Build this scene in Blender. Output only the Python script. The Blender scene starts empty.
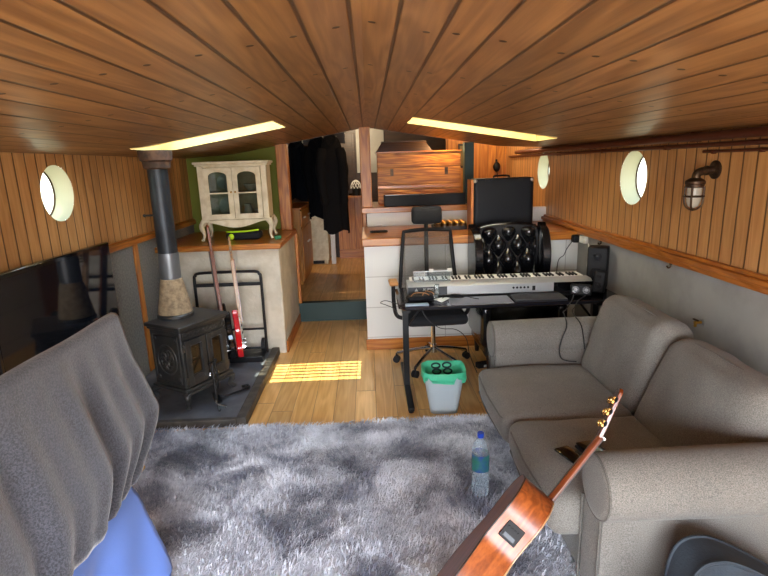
import bpy, bmesh, math, random
import numpy as np
from mathutils import Vector, Matrix, Euler, noise as mnoise
random.seed(7); rng = np.random.default_rng(7)
PI = math.pi
SC = bpy.context.scene
COL = SC.collection

# ------------------------------------------------------------------ mesh builder
def rotm(rx=0, ry=0, rz=0): return Euler((rx, ry, rz)).to_matrix().to_4x4()
def smoothpath(pts, k=6):
    P = [Vector(p) for p in pts]
    if len(P) < 3: return P
    out = []
    for i in range(len(P)-1):
        p0 = P[max(i-1, 0)]; p1 = P[i]; p2 = P[i+1]; p3 = P[min(i+2, len(P)-1)]
        for j in range(k):
            t = j/k
            out.append(.5*((2*p1)+(p2-p0)*t+(2*p0-5*p1+4*p2-p3)*t*t+(3*p1-p0-3*p2+p3)*t**3))
    out.append(P[-1]); return out

class MB:
    def __init__(s): s.v = []; s.f = []; s.M = None
    def add(s, vs, fs, M=None):
        o = len(s.v)
        for p in vs:
            p = Vector(p)
            if M is not None: p = M @ p
            if s.M is not None: p = s.M @ p
            s.v.append(tuple(p))
        s.f += [tuple(i+o for i in f) for f in fs]; return s
    def box(s, x0, x1, y0, y1, z0, z1, M=None):
        return s.add([(x, y, z) for z in (z0, z1) for y in (y0, y1) for x in (x0, x1)],
                     [(0,2,3,1),(4,5,7,6),(0,1,5,4),(2,6,7,3),(0,4,6,2),(1,3,7,5)], M)
    def cbox(s, c, d, rot=(0,0,0)):
        M = Matrix.Translation(c) @ rotm(*rot)
        return s.box(-d[0]/2, d[0]/2, -d[1]/2, d[1]/2, -d[2]/2, d[2]/2, M)
    def cyl(s, p0, p1, r0, r1=None, n=16, caps=True):
        return s.tube([p0, p1], r0, n, radii=[r0, r0 if r1 is None else r1], caps=caps)
    def tube(s, pts, r, n=8, closed=False, radii=None, caps=True):
        P = [Vector(p) for p in pts]; m = len(P); vs = []
        up = None
        for i in range(m):
            if closed: t = P[(i+1) % m]-P[i-1]
            else: t = P[min(i+1, m-1)]-P[max(i-1, 0)]
            if t.length < 1e-9: t = Vector((0,0,1))
            t.normalize()
            if up is None:
                up = Vector((0,0,1)) if abs(t.z) < .9 else Vector((1,0,0))
            a = t.cross(up)
            if a.length < 1e-6: a = t.orthogonal()
            a.normalize(); b = a.cross(t).normalized(); up = b
            rr = radii[i] if radii else r
            for k in range(n):
                g = 2*PI*k/n
                vs.append(P[i]+a*math.cos(g)*rr+b*math.sin(g)*rr)
        fs = []
        for i in range(m if closed else m-1):
            j = (i+1) % m
            for k in range(n):
                l = (k+1) % n
                fs.append((i*n+k, i*n+l, j*n+l, j*n+k))
        if caps and not closed:
            fs.append(tuple(range(n))[::-1]); fs.append(tuple((m-1)*n+k for k in range(n)))
        return s.add(vs, fs)
    def lathe(s, prof, n=24, M=None):
        vs = []; fs = []; m = len(prof)
        for r, z in prof:
            for k in range(n):
                g = 2*PI*k/n; vs.append((max(r, 1e-4)*math.cos(g), max(r, 1e-4)*math.sin(g), z))
        for i in range(m-1):
            for k in range(n):
                l = (k+1) % n; fs.append((i*n+k, i*n+l, (i+1)*n+l, (i+1)*n+k))
        fs.append(tuple(range(n))[::-1]); fs.append(tuple((m-1)*n+k for k in range(n)))
        return s.add(vs, fs, M)
    def prism(s, poly, d0, d1, axis='y', M=None):
        n = len(poly)
        def P(a, b, d): return (a, d, b) if axis == 'y' else ((d, a, b) if axis == 'x' else (a, b, d))
        vs = [P(a, b, d0) for a, b in poly]+[P(a, b, d1) for a, b in poly]
        fs = [tuple(range(n))[::-1], tuple(range(n, 2*n))]+[(i, (i+1) % n, n+(i+1) % n, n+i) for i in range(n)]
        return s.add(vs, fs, M)
    def ball(s, c, r, sc=(1,1,1), n=16, m=10):
        pr = [(r*math.sin(PI*i/m), -r*math.cos(PI*i/m)) for i in range(m+1)]
        return s.lathe(pr, n, Matrix.Translation(c) @ Matrix.Diagonal((*sc, 1)))
    def grid(s, fn, nu, nv, closeu=False):
        vs = [fn(i/(nu if closeu else nu-1), j/(nv-1)) for i in range(nu) for j in range(nv)]
        fs = []
        for i in range(nu if closeu else nu-1):
            for j in range(nv-1):
                k = (i+1) % nu
                fs.append((i*nv+j, k*nv+j, k*nv+j+1, i*nv+j+1))
        return s.add(vs, fs)
    def cushion(s, d, r, crown=(0,0,0), n=(22,22,10), M=None, wr=0., ws=4., seed=0.):
        """soft block: rounded edges, puffed faces, gentle creases"""
        hx, hy, hz = d[0]/2, d[1]/2, d[2]/2
        idx = {}; vs = []; fs = []
        def vert(i, j, k):
            key = (i, j, k)
            if key in idx: return idx[key]
            p = Vector((-hx+2*hx*i/n[0], -hy+2*hy*j/n[1], -hz+2*hz*k/n[2]))
            u, v, w = p.x/hx, p.y/hy, p.z/hz
            q = Vector((max(-hx+r, min(hx-r, p.x)), max(-hy+r, min(hy-r, p.y)), max(-hz+r, min(hz-r, p.z))))
            e = p-q
            if e.length > 1e-9: p = q+e.normalized()*min(r, e.length if max(abs(e.x),abs(e.y),abs(e.z)) < r*.999 else r)
            p.x += u*crown[0]*(1-v*v)*(1-w*w); p.y += v*crown[1]*(1-u*u)*(1-w*w); p.z += w*crown[2]*(1-u*u)*(1-v*v)
            if wr:
                nv = mnoise.noise_vector(Vector((p.x*ws+seed, p.y*ws+seed*2, p.z*ws)))
                nw = mnoise.noise_vector(Vector((p.x*ws*2.7+seed, p.y*ws*2.7-seed, p.z*ws*2.7)))
                p += nv*wr+nw*wr*.4
            idx[key] = len(vs); vs.append(p); return idx[key]
        for a in range(3):
            b, c = (a+1) % 3, (a+2) % 3
            for side in (0, n[a]):
                for i in range(n[b]):
                    for j in range(n[c]):
                        q = []
                        for di, dj in ((0,0),(1,0),(1,1),(0,1)):
                            t = [0,0,0]; t[a] = side; t[b] = i+di; t[c] = j+dj; q.append(vert(*t))
                        fs.append(tuple(q) if side else tuple(q[::-1]))
        return s.add(vs, fs, M)
    def build(s, name, mat, parent=None, smooth=35, bevel=0., solid=0., sub=0, loc=None, rot=None):
        me = bpy.data.meshes.new(name); me.from_pydata(s.v, [], s.f); me.validate(); me.update()
        bm = bmesh.new(); bm.from_mesh(me); bmesh.ops.recalc_face_normals(bm, faces=bm.faces); bm.to_mesh(me); bm.free()
        if smooth:
            me.polygons.foreach_set('use_smooth', [True]*len(me.polygons)); me.set_sharp_from_angle(angle=math.radians(smooth))
        me.materials.append(mat)
        o = bpy.data.objects.new(name, me); COL.objects.link(o)
        if parent is not None: o.parent = parent
        if loc is not None: o.location = loc
        if rot is not None: o.rotation_euler = rot
        if solid:
            m = o.modifiers.new('thick', 'SOLIDIFY'); m.thickness = solid; m.offset = 0
        if bevel:
            m = o.modifiers.new('edge', 'BEVEL'); m.width = bevel; m.segments = 2; m.limit_method = 'ANGLE'; m.angle_limit = math.radians(40)
        if sub:
            m = o.modifiers.new('sub', 'SUBSURF'); m.levels = sub; m.render_levels = sub
        return o

def tag(o, label, cat, group=None, kind=None):
    o['label'] = label; o['category'] = cat
    if group: o['group'] = group
    if kind: o['kind'] = kind
    return o
def thing(name, label, cat, loc=(0,0,0), rot=(0,0,0), group=None):
    o = bpy.data.objects.new(name, None); COL.objects.link(o); o.empty_display_size = .05
    o.location = loc; o.rotation_euler = rot; return tag(o, label, cat, group)
def struct(name, mb, m, parent=None, **k):
    o = mb.build(name, m, parent, **k)
    if parent is None: o['kind'] = 'structure'
    return o
def lettering(name, body, size, m, parent, M, depth=.0008):
    c = bpy.data.curves.new(name, 'FONT'); c.body = body; c.size = size; c.extrude = depth; c.align_x = 'CENTER'; c.align_y = 'CENTER'
    t = bpy.data.objects.new(name+'_curve', c); COL.objects.link(t)
    dg = bpy.context.evaluated_depsgraph_get(); me = bpy.data.meshes.new_from_object(t.evaluated_get(dg))
    bpy.data.objects.remove(t); me.transform(M); me.materials.clear(); me.materials.append(m)
    o = bpy.data.objects.new(name, me); COL.objects.link(o); o.parent = parent; return o
def copy_tree(o, parent=None):
    c = o.copy(); COL.objects.link(c)
    if parent is not None: c.parent = parent
    for ch in [x for x in COL.objects if x.parent == o]: copy_tree(ch, c)
    return c

# ------------------------------------------------------------------ materials
class NT:
    def __init__(s, name):
        s.m = bpy.data.materials.new(name); s.m.use_nodes = True; s.t = s.m.node_tree; s.t.nodes.clear()
        s.out = s.n('ShaderNodeOutputMaterial'); s.b = s.n('ShaderNodeBsdfPrincipled'); s.l(s.b.outputs[0], s.out.inputs[0])
    def n(s, t, **k):
        x = s.t.nodes.new(t)
        for a, v in k.items(): setattr(x, a, v)
        return x
    def l(s, a, b): s.t.links.new(a, b)
    def set(s, sock, v):
        if hasattr(v, 'is_output') or hasattr(v, 'links'): s.l(v, sock)
        else: sock.default_value = v
    def math(s, op, a, b=0., c=0.):
        x = s.n('ShaderNodeMath', operation=op); s.set(x.inputs[0], a); s.set(x.inputs[1], b); s.set(x.inputs[2], c); return x.outputs[0]
    def noise(s, vec, scale, detail=4, rough=.55, dist=0.):
        x = s.n('ShaderNodeTexNoise'); s.l(vec, x.inputs['Vector']); x.inputs['Scale'].default_value = scale
        x.inputs['Detail'].default_value = detail; x.inputs['Roughness'].default_value = rough; x.inputs['Distortion'].default_value = dist
        return x.outputs['Fac']
    def mix(s, f, a, b, mode='MIX'):
        x = s.n('ShaderNodeMix', data_type='RGBA', blend_type=mode); s.set(x.inputs[0], f); s.set(x.inputs[6], a); s.set(x.inputs[7], b); return x.outputs[2]
    def step(s, v, lo, hi):
        x = s.n('ShaderNodeMapRange', interpolation_type='SMOOTHSTEP'); s.set(x.inputs[0], v); x.inputs[1].default_value = lo; x.inputs[2].default_value = hi; return x.outputs[0]
    def rng(s, v, a, b, c, d):
        x = s.n('ShaderNodeMapRange'); s.set(x.inputs[0], v)
        for i, q in enumerate((a, b, c, d)): x.inputs[i+1].default_value = q
        return x.outputs[0]
    def bump(s, h, st=.3, dist=.01, prev=None):
        x = s.n('ShaderNodeBump'); x.inputs['Strength'].default_value = st; x.inputs['Distance'].default_value = dist
        s.set(x.inputs['Height'], h)
        if prev is not None: s.l(prev, x.inputs['Normal'])
        s.l(x.outputs[0], s.b.inputs['Normal']); return x.outputs[0]
    def xyz(s):
        c = s.n('ShaderNodeTexCoord'); q = s.n('ShaderNodeSeparateXYZ'); s.l(c.outputs['Object'], q.inputs[0]); return c.outputs['Object'], q.outputs
    def comb(s, x, y, z):
        q = s.n('ShaderNodeCombineXYZ'); s.set(q.inputs[0], x); s.set(q.inputs[1], y); s.set(q.inputs[2], z); return q.outputs[0]
def lin(c):
    if isinstance(c, str): c = tuple(int(c[i:i+2], 16)/255 for i in (0,2,4))
    return tuple(((x/12.92) if x <= .04045 else ((x+.055)/1.055)**2.4) for x in c)+(1.,)
def mat(name, c, rough=.5, metal=0., var=None, bump=None, coat=0., sheen=0., spec=None, trans=0., ior=None, alpha=None, emit=None):
    T = NT(name); b = T.b; c = lin(c); b.inputs['Base Color'].default_value = c
    b.inputs['Roughness'].default_value = rough; b.inputs['Metallic'].default_value = metal
    if coat: b.inputs['Coat Weight'].default_value = coat; b.inputs['Coat Roughness'].default_value = .08
    if sheen: b.inputs['Sheen Weight'].default_value = sheen; b.inputs['Sheen Roughness'].default_value = .5
    if spec is not None: b.inputs['Specular IOR Level'].default_value = spec
    if trans: b.inputs['Transmission Weight'].default_value = trans
    if ior: b.inputs['IOR'].default_value = ior
    if alpha is not None: b.inputs['Alpha'].default_value = alpha
    if emit: b.inputs['Emission Color'].default_value = lin(emit[0]); b.inputs['Emission Strength'].default_value = emit[1]
    v, _ = T.xyz()
    if var:
        f = T.noise(v, var[0], 5); c2 = lin(var[1]); T.l(T.mix(T.step(f, .35, .65), c, c2), b.inputs['Base Color'])
    if bump: T.bump(T.noise(v, bump[0], 4), bump[1], bump[2] if len(bump) > 2 else .004)
    return T.m
def wood(name, light, dark, grain='y', across='x', width=0., groove=.03, rough=.4, gs=1., ends=0., nails=0., vary=.3, off=0., gdark=.35, coat=0.):
    T = NT(name); v, q = T.xyz(); ax = {'x': q[0], 'y': q[1], 'z': q[2]}
    a = ax[across]; g = ax[grain]; o = ax[[k for k in 'xyz' if k not in (grain, across)][0]]
    rnd = 0.; idx = None
    if width:
        w = T.math('DIVIDE', T.math('ADD', a, off), width); idx = T.math('FLOOR', w); fr = T.math('SUBTRACT', T.math('FRACT', w), .5)
        wn = T.n('ShaderNodeTexWhiteNoise', noise_dimensions='1D'); T.l(idx, wn.inputs['W']); rnd = wn.outputs['Value']
        if ends:
            ge = T.math('DIVIDE', T.math('ADD', g, T.math('MULTIPLY', rnd, ends*3.1)), ends); ie = T.math('FLOOR', ge); fe = T.math('SUBTRACT', T.math('FRACT', ge), .5)
            wn2 = T.n('ShaderNodeTexWhiteNoise', noise_dimensions='2D'); T.l(T.comb(idx, ie, 0.), wn2.inputs['Vector']); rnd = wn2.outputs['Value']
        sh = T.math('MULTIPLY', rnd, 31.)
    else: sh = 0.
    vec = T.comb(T.math('MULTIPLY', a, 9.*gs), T.math('ADD', T.math('MULTIPLY', g, .9*gs), sh), T.math('MULTIPLY', o, 9.*gs))
    n1 = T.noise(vec, .8, 2, .5, .4)
    rings = T.math('ADD', T.math('MULTIPLY', T.math('SINE', T.math('MULTIPLY', n1, 55.)), .5), .5)
    vec2 = T.comb(T.math('MULTIPLY', a, 90.*gs), T.math('ADD', T.math('MULTIPLY', g, 3.*gs), sh), T.math('MULTIPLY', o, 90.*gs))
    n2 = T.noise(vec2, 1., 4, .6)
    f = T.math('ADD', T.math('MULTIPLY', rings, .27), T.math('MULTIPLY', n2, .75))
    col = T.mix(T.step(f, .15, .95), lin(dark), lin(light))
    big = T.noise(v, 1.3, 3)
    col = T.mix(1., col, T.mix(big, (.72,.70,.68,1), (1.12,1.1,1.08,1)), 'MULTIPLY')
    h = T.math('MULTIPLY', f, .12)
    if width:
        k = T.math('ADD', T.math('MULTIPLY', rnd, vary), 1-vary*.5)
        col = T.mix(1., col, T.comb(k, k, k), 'MULTIPLY')
        m = T.step(T.math('ABSOLUTE', fr), .5-groove, .5-groove*.3)
        if ends: m = T.math('MAXIMUM', m, T.step(T.math('ABSOLUTE', fe), .5-.004/ends, .5-.002/ends))
        col = T.mix(m, col, T.mix(1., col, (gdark, gdark*.9, gdark*.8, 1), 'MULTIPLY'))
        h = T.math('SUBTRACT', h, T.math('MULTIPLY', m, 1.))
        if nails:
            gn = T.math('DIVIDE', g, nails); fn = T.math('MULTIPLY', T.math('SUBTRACT', T.math('FRACT', gn), .5), nails)
            aa = T.math('SUBTRACT', T.math('ABSOLUTE', T.math('MULTIPLY', fr, width)), width*.16)
            # one plug a little off-centre on every plank at each roof beam
            aa = T.math('MULTIPLY', T.math('ADD', fr, T.rng(rnd, 0, 1, -.25, .25)), width)
            fn = T.math('ADD', fn, T.rng(rnd, 0, 1, -.02, .02))
            d = T.math('SQRT', T.math('ADD', T.math('MULTIPLY', aa, aa), T.math('MULTIPLY', fn, fn)))
            m2 = T.step(d, .012, .009); col = T.mix(m2, col, lin('2a1a10'))
            h = T.math('SUBTRACT', h, T.math('MULTIPLY', m2, .4))
    T.l(col, T.b.inputs['Base Color']); T.b.inputs['Roughness'].default_value = rough
    if coat: T.b.inputs['Coat Weight'].default_value = coat; T.b.inputs['Coat Roughness'].default_value = .15
    T.bump(h, .5, .006); return T.m

W = {}
W['ceil'] = wood('varnished_ceiling_planks', 'b0824f', '7f5733', 'y', 'x', .1245, .065, .36, .8, nails=.62, vary=.26, off=.03, gdark=.22)
W['wall'] = wood('vertical_wall_boards', 'd8a468', 'bb834c', 'z', 'y', .098, .075, .42, 1., vary=.2, gdark=.2)
W['floor'] = wood('oak_floor_planks', 'efc07a', 'd19a52', 'y', 'x', .15, .016, .35, .8, ends=1.5, vary=.3, gdark=.4)
W['trim'] = wood('orange_pine_trim', 'cf8236', '96521a', 'y', 'x', rough=.35)
W['trimx'] = wood('orange_pine_plank', 'd08a3a', '945018', 'x', 'y', rough=.3)
W['post'] = wood('orange_pine_post', 'd08832', '965018', 'z', 'x', rough=.4)
W['pine'] = wood('pine_cupboard', 'd0943f', 'a2631f', 'z', 'y', rough=.4)
W['panel'] = wood('pine_wainscot', 'd28c36', 'a35e1e', 'z', 'x', .11, .05, .4, vary=.2)
W['chest'] = wood('worn_orange_chest', 'e39a38', '7c3c0c', 'x', 'z', rough=.5, gs=1.4)
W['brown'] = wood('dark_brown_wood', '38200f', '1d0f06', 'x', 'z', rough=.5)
W['hog'] = wood('glossy_mahogany', 'b5642e', '7a3a16', 'z', 'x', rough=.38, coat=.15, gs=1.2)
W['neck'] = wood('reddish_neck_wood', '8a4420', '5a2810', 'z', 'x', rough=.25, gs=1.5, coat=.3)
W['maple'] = wood('maple_neck', 'c9a074', '9a7048', 'z', 'x', rough=.3, gs=1.5)
W['spruce'] = wood('spruce_top', 'd9a765', 'c08b48', 'z', 'x', rough=.2, coat=.4, gs=1.5)
W['dowel'] = wood('airer_beech', 'c9a05f', 'a57c3f', 'y', 'x', rough=.5)
K = {}
K['black'] = mat('black_plastic', '0d0d0f', .55, spec=.3)
K['blackm'] = mat('black_painted_steel', '101114', .35, .3)
K['rubber'] = mat('black_rubber', '0e0e10', .7)
K['leather'] = mat('black_leather', '0c0c0f', .22, bump=(90, .12, .002), coat=.3)
K['caseleather'] = mat('black_leathercloth', '0c0e15', .5, spec=.2, bump=(160, .25, .002))
K['iron'] = mat('cast_iron', '3a3b3d', .42, .5, var=(9, '4a4843'), bump=(60, .3, .002))
K['pipe'] = mat('stovepipe_black', '2a2d31', .45, .5, var=(7, '34383d'))
K['foil'] = mat('silver_wrap_tape', '7c7f82', .4, .6, bump=(35, .5, .004))
K['rope'] = mat('grey_brown_rope', 'b39d7c', .8, var=(30, '8d7a60'), bump=(120, .4, .002))
K['rust'] = mat('rusty_collar', '5a4032', .7, .2, var=(20, '3a2b24'), bump=(40, .5))
K['glass'] = None
K['stoveglass'] = mat('sooty_glass', '3a2c1c', .08, var=(9, '120d08'), coat=.5)
K['slate'] = mat('slate_hearth', '5e6167', .5, var=(6, '4a4d53'), bump=(18, .35, .006))
K['kerb'] = mat('dark_worn_kerb', '4a443c', .6, var=(12, '332d27'), bump=(30, .4))
K['plaster'] = mat('cream_rough_plaster', 'cdc6b6', .85, var=(9, 'bfb7a5'), bump=(38, .5, .008))
K['carpet'] = mat('grey_carpet_lining', '83817c', .95, var=(60, '6b6a67'), bump=(220, .5, .003))
K['greywall'] = mat('grey_painted_lining', '9c9b96', .85, var=(3, '8b8a86'), bump=(90, .2, .003))
K['olive'] = mat('olive_paint', '747a22', .7)
K['dkgreen'] = mat('dark_green_paint', '0c2f2b', .5)
K['white'] = mat('white_paint', 'e4e2dc', .5)
K['cream'] = mat('cream_paint', 'c4bea2', .6)
K['antique'] = mat('antique_cream_paint', 'ded3b8', .55, var=(14, 'cdbf9f'), bump=(40, .2))
K['copper'] = mat('brown_copper_pipe', '6e4030', .35, .7)
K['bronze'] = mat('aged_bronze', '3c2a20', .45, .7, var=(30, '54402c'))
K['frost'] = mat('frosted_lamp_glass', 'd9d4c4', .35, trans=.5)
K['sofa'] = None
K['chrome'] = mat('chrome', 'c8c8c8', .15, 1.)
K['steel'] = mat('satin_steel', '9a9a9a', .35, .9)
K['gold'] = mat('gold_tuner', 'd8b068', .25, .9)
K['brass'] = mat('brass', 'b98a3a', .3, .9)
K['screen'] = mat('glossy_dark_screen', '11151d', .06, spec=.8)
K['bezel'] = mat('gloss_black_bezel', '0a0a0b', .12, coat=.5)
K['desk'] = mat('gloss_black_desktop', '14141c', .18, coat=.4)
K['silver'] = mat('silver_piano_body', 'aeb0b0', .35, .5)
K['ivory'] = mat('white_keys', 'f2f0ea', .3)
K['navy'] = mat('navy_black_plastic', '161a22', .4)
K['bin'] = mat('pale_grey_bin_plastic', 'b8c4c8', .4, trans=.15)
K['bag'] = mat('green_bin_liner', '55dba8', .35, trans=.35, bump=(40, .8, .008))
K['print'] = mat('dark_print', '12403a', .6)
K['bluecap'] = mat('blue_bottle_cap', '1d48c0', .4)
K['label'] = mat('bottle_label', '2a3f96', .45, var=(11, '2f7a55'))

K['red'] = mat('red_guitar_lacquer', 'c4161c', .12, coat=.8)
K['pick'] = mat('white_pickguard', 'dcdcd6', .3)
K['neon'] = mat('neon_green_fabric', 'b4e01c', .6)
K['navyfab'] = mat('black_fabric', '15161a', .9, bump=(120, .4))
K['coat'] = mat('black_coat_cloth', '0b0c10', .95, spec=.1, bump=(60, .3))
K['coat2'] = mat('charcoal_coat_cloth', '1f1d1d', .95, spec=.1, bump=(60, .3))
K['coat3'] = mat('navy_coat_cloth', '0b1018', .95, spec=.1, bump=(60, .3))
K['paper'] = mat('white_paper', 'dfe3e4', .6)
K['acrylic'] = mat('clear_acrylic', 'e6f2f5', .05, trans=.9, ior=1.45)
K['tan'] = mat('tan_arm_pad', 'c08a4e', .5)
K['greybag'] = mat('blue_grey_padded_cloth', '2c363f', .8, var=(9, '232c34'), bump=(120, .3))
K['tile'] = None
K['china'] = mat('white_china', 'd8d8d4', .15)
K['dkglass'] = mat('cabinet_glass', 'dfe8e4', .03, trans=1., ior=1.05)
K['bluesheet'] = mat('blue_cotton', '6584cc', .85, sheen=.2, bump=(160, .2, .002))
K['cable'] = mat('black_cable', '0d0d0f', .5)
K['wcable'] = mat('white_cable', 'd8d4c8', .5)

def fabric(name, c1, c2, scale=380., bumpst=.5, sheen=.3, big=None):
    T = NT(name); v, q = T.xyz(); n = T.noise(v, scale, 2, .7); n2 = T.noise(v, 3.5, 3)
    col = T.mix(T.step(n, .35, .65), lin(c1), lin(c2)); k = T.rng(n2, .3, .7, .9, 1.1)
    col = T.mix(1., col, T.comb(k, k, k), 'MULTIPLY'); T.l(col, T.b.inputs['Base Color'])
    T.b.inputs['Roughness'].default_value = .9; T.b.inputs['Sheen Weight'].default_value = sheen
    T.bump(n, bumpst, .002); return T.m
K['sofa'] = fabric('grey_woven_upholstery', '827e76', '5b5852', 300, .5, .15)
K['towel'] = fabric('charcoal_towelling', '4d4e57', '2a2c33', 150, 1.0, .5)
def tiles():
    T = NT('white_panel_tiles'); v, q = T.xyz(); b = T.n('ShaderNodeTexBrick'); b.offset = 0.
    T.l(T.comb(T.math('ADD', q[0], .06), T.math('SUBTRACT', q[2], .12), 0.), b.inputs['Vector'])
    b.inputs['Color1'].default_value = lin('d2d2cd'); b.inputs['Color2'].default_value = lin('cdcdc8'); b.inputs['Mortar'].default_value = lin('aaa8a2')
    b.inputs['Scale'].default_value = 1.; b.inputs['Brick Width'].default_value = .37; b.inputs['Row Height'].default_value = .29; b.inputs['Mortar Size'].default_value = .004
    T.l(b.outputs['Color'], T.b.inputs['Base Color']); T.b.inputs['Roughness'].default_value = .35; T.bump(b.outputs['Fac'], -.3, .003); return T.m
K['tile'] = tiles()
def rugmat():
    T = NT('shaggy_rug_pile'); v, q = T.xyz()
    n = T.noise(v, 3.2, 4, .6, .8); n2 = T.noise(v, 45., 2, .6)
    f = T.math('ADD', T.math('MULTIPLY', n, .8), T.math('MULTIPLY', n2, .25))
    T.l(T.mix(T.step(f, .36, .68), lin('757988'), lin('f6f8fd')), T.b.inputs['Base Color'])
    T.b.inputs['Roughness'].default_value = .8; T.b.inputs['Sheen Weight'].default_value = .2; return T.m
K['rug'] = rugmat()
def meshmat():
    T = NT('grey_chair_mesh'); v, q = T.xyz()
    s1 = T.math('ABSOLUTE', T.math('SINE', T.math('MULTIPLY', T.math('ADD', q[0], q[2]), 260.)))
    s2 = T.math('ABSOLUTE', T.math('SINE', T.math('MULTIPLY', T.math('SUBTRACT', q[0], q[2]), 260.)))
    T.b.inputs['Base Color'].default_value = lin('55534d'); T.b.inputs['Roughness'].default_value = .7
    T.l(T.rng(T.math('MINIMUM', s1, s2), .2, .6, .8, .2), T.b.inputs['Alpha']); return T.m
K['mesh'] = meshmat()
def panemat(name, tint, refl):
    T = NT(name); T.t.nodes.remove(T.b); tr = T.n('ShaderNodeBsdfTransparent'); gl = T.n('ShaderNodeBsdfGlossy'); fr = T.n('ShaderNodeLayerWeight'); fr.inputs[0].default_value = .5
    tr.inputs[0].default_value = lin(tint); gl.inputs['Roughness'].default_value = .03; mx = T.n('ShaderNodeMixShader')
    T.l(T.math('MULTIPLY', T.math('ADD', T.math('MULTIPLY', T.math('POWER', fr.outputs[1], 4.), .55), .035), refl), mx.inputs[0]); T.l(tr.outputs[0], mx.inputs[1]); T.l(gl.outputs[0], mx.inputs[2]); T.l(mx.outputs[0], T.out.inputs[0]); return T.m
K['glass'] = panemat('window_glass', 'f4f8f4', .8)
K['pane'] = panemat('cabinet_pane', 'c8d0cc', 1.)

K['water'] = panemat('bottle_plastic', 'e2eef6', 4.)
K['yellow'] = mat('yellow_cream_paint', 'dcc27a', .6)
def milky():
    T = NT('milky_pane'); T.t.nodes.remove(T.b); a = T.n('ShaderNodeBsdfTranslucent'); a.inputs[0].default_value = lin('f4ecd8'); T.l(a.outputs[0], T.out.inputs[0]); return T.m
K['milky'] = milky()

K['portglass'] = panemat('dimmed_porthole_glass', 'b2b6ae', .8)  # grey tint added to dim the daylight falling on the reveals
def bottlemat():
    T = NT('clear_bottle_plastic'); T.b.inputs['Base Color'].default_value = lin('dfeaf2'); T.b.inputs['Roughness'].default_value = .08; v, q = T.xyz()
    T.bump(T.noise(v, 45., 3), .6, .006); tr = T.n('ShaderNodeBsdfTransparent'); tr.inputs[0].default_value = lin('f0f7fb'); mx = T.n('ShaderNodeMixShader'); lw = T.n('ShaderNodeLayerWeight')
    lw.inputs[0].default_value = .5; n = T.noise(v, 38., 3)  # noise for pale patches that imitate sparkle in the water
    T.l(T.math('ADD', T.math('MULTIPLY', T.math('POWER', lw.outputs[1], 3.), .5), T.rng(n, .4, .7, .06, .30)), mx.inputs[0]); T.l(tr.outputs[0], mx.inputs[1]); T.l(T.b.outputs[0], mx.inputs[2]); T.l(mx.outputs[0], T.out.inputs[0]); return T.m
K['water'] = bottlemat()
K['welt'] = fabric('grey_welt_cord', '6a675f', '4a4742', 300, .5, .1)
# ------------------------------------------------------------------ setting
HW = 1.9; YB, YE, YF = -1.3, 5.7, 8.6
def ceil_z(x):
    return float(np.interp(abs(x), [0, .9, 1.4, 1.9, 2.3], [2.083, 1.935, 1.853, 1.825, 1.81]))
struct('floor', MB().box(-HW-.1, HW+.1, YB, YE, -.06, 0), W['floor'], smooth=0)
struct('floor_galley', MB().box(-HW-.1, HW+.1, YE, YF+.1, -.06, .216), W['floor'], smooth=0)
struct('trim_1', MB().box(-.82, -.06, 5.66, 5.7, 0, .19).box(-.84, -.06, 5.63, 5.72, .19, .222), K['dkgreen'])
# sides: boarded above the rail, lined below
def board_wall(name, x, y0, y1, z0, z1, holes, m):
    b = MB(); n = 40; ys = y0
    for (c, z, r) in sorted(holes):
        s = r*1.15
        b.add([(x,ys,z0),(x,c-s,z0),(x,c-s,z1),(x,ys,z1)], [(0,1,2,3)])
        b.add([(x,c-s,z0),(x,c+s,z0),(x,c+s,z-s),(x,c-s,z-s)], [(0,1,2,3)])
        if z+s < z1: b.add([(x,c-s,z+s),(x,c+s,z+s),(x,c+s,z1),(x,c-s,z1)], [(0,1,2,3)])
        ins = [(x, c+r*math.cos(2*PI*k/n), z+r*math.sin(2*PI*k/n)) for k in range(n)]
        out = []
        for k in range(n):
            a, e = math.cos(2*PI*k/n), math.sin(2*PI*k/n); q = s/max(abs(a), abs(e)); out.append((x, c+a*q, min(z+e*q, z1)))
        b.add(ins+out, [(k, (k+1) % n, n+(k+1) % n, n+k) for k in range(n)]); ys = c+s
    b.add([(x,ys,z0),(x,y1,z0),(x,y1,z1),(x,ys,z1)], [(0,1,2,3)])
    return struct(name, b, m, smooth=0)
LP = [(3.30, 1.59, .17)]; RP = [(3.75, 1.55, .19), (5.70, 1.577, .19)]
wl = board_wall('wall_left', -HW, YB, YF, 1.16, 1.90, LP, W['wall'])
wr = board_wall('wall_right', HW, YB, YF, 1.07, 1.90, RP, W['wall'])
struct('wall_left_lower', MB().box(-HW-.04, -HW, YB, YF, 0, 1.17), K['carpet'], smooth=0)
struct('wall_right_lower', MB().box(HW, HW+.04, YB, YF, 0, 1.08), K['greywall'], smooth=0)
struct('trim_2', MB().box(-HW, -HW+.03, YB, YE, 1.14, 1.185).box(-HW, -HW+.018, YB, YE, 1.185, 1.2), W['trim'], bevel=.004)
struct('trim_3', MB().box(HW-.03, HW, YB, 7.2, 1.04, 1.075).box(HW-.05, HW, YB, 7.2, 1.075, 1.105).box(HW-.025, HW, YB, 7.2, 1.105, 1.125), W['trim'], bevel=.004)
struct('trim_4', MB().box(-HW, -HW+.015, 4.18, 4.25, .06, 1.14), W['post'], bevel=.003)
i = 0
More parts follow.
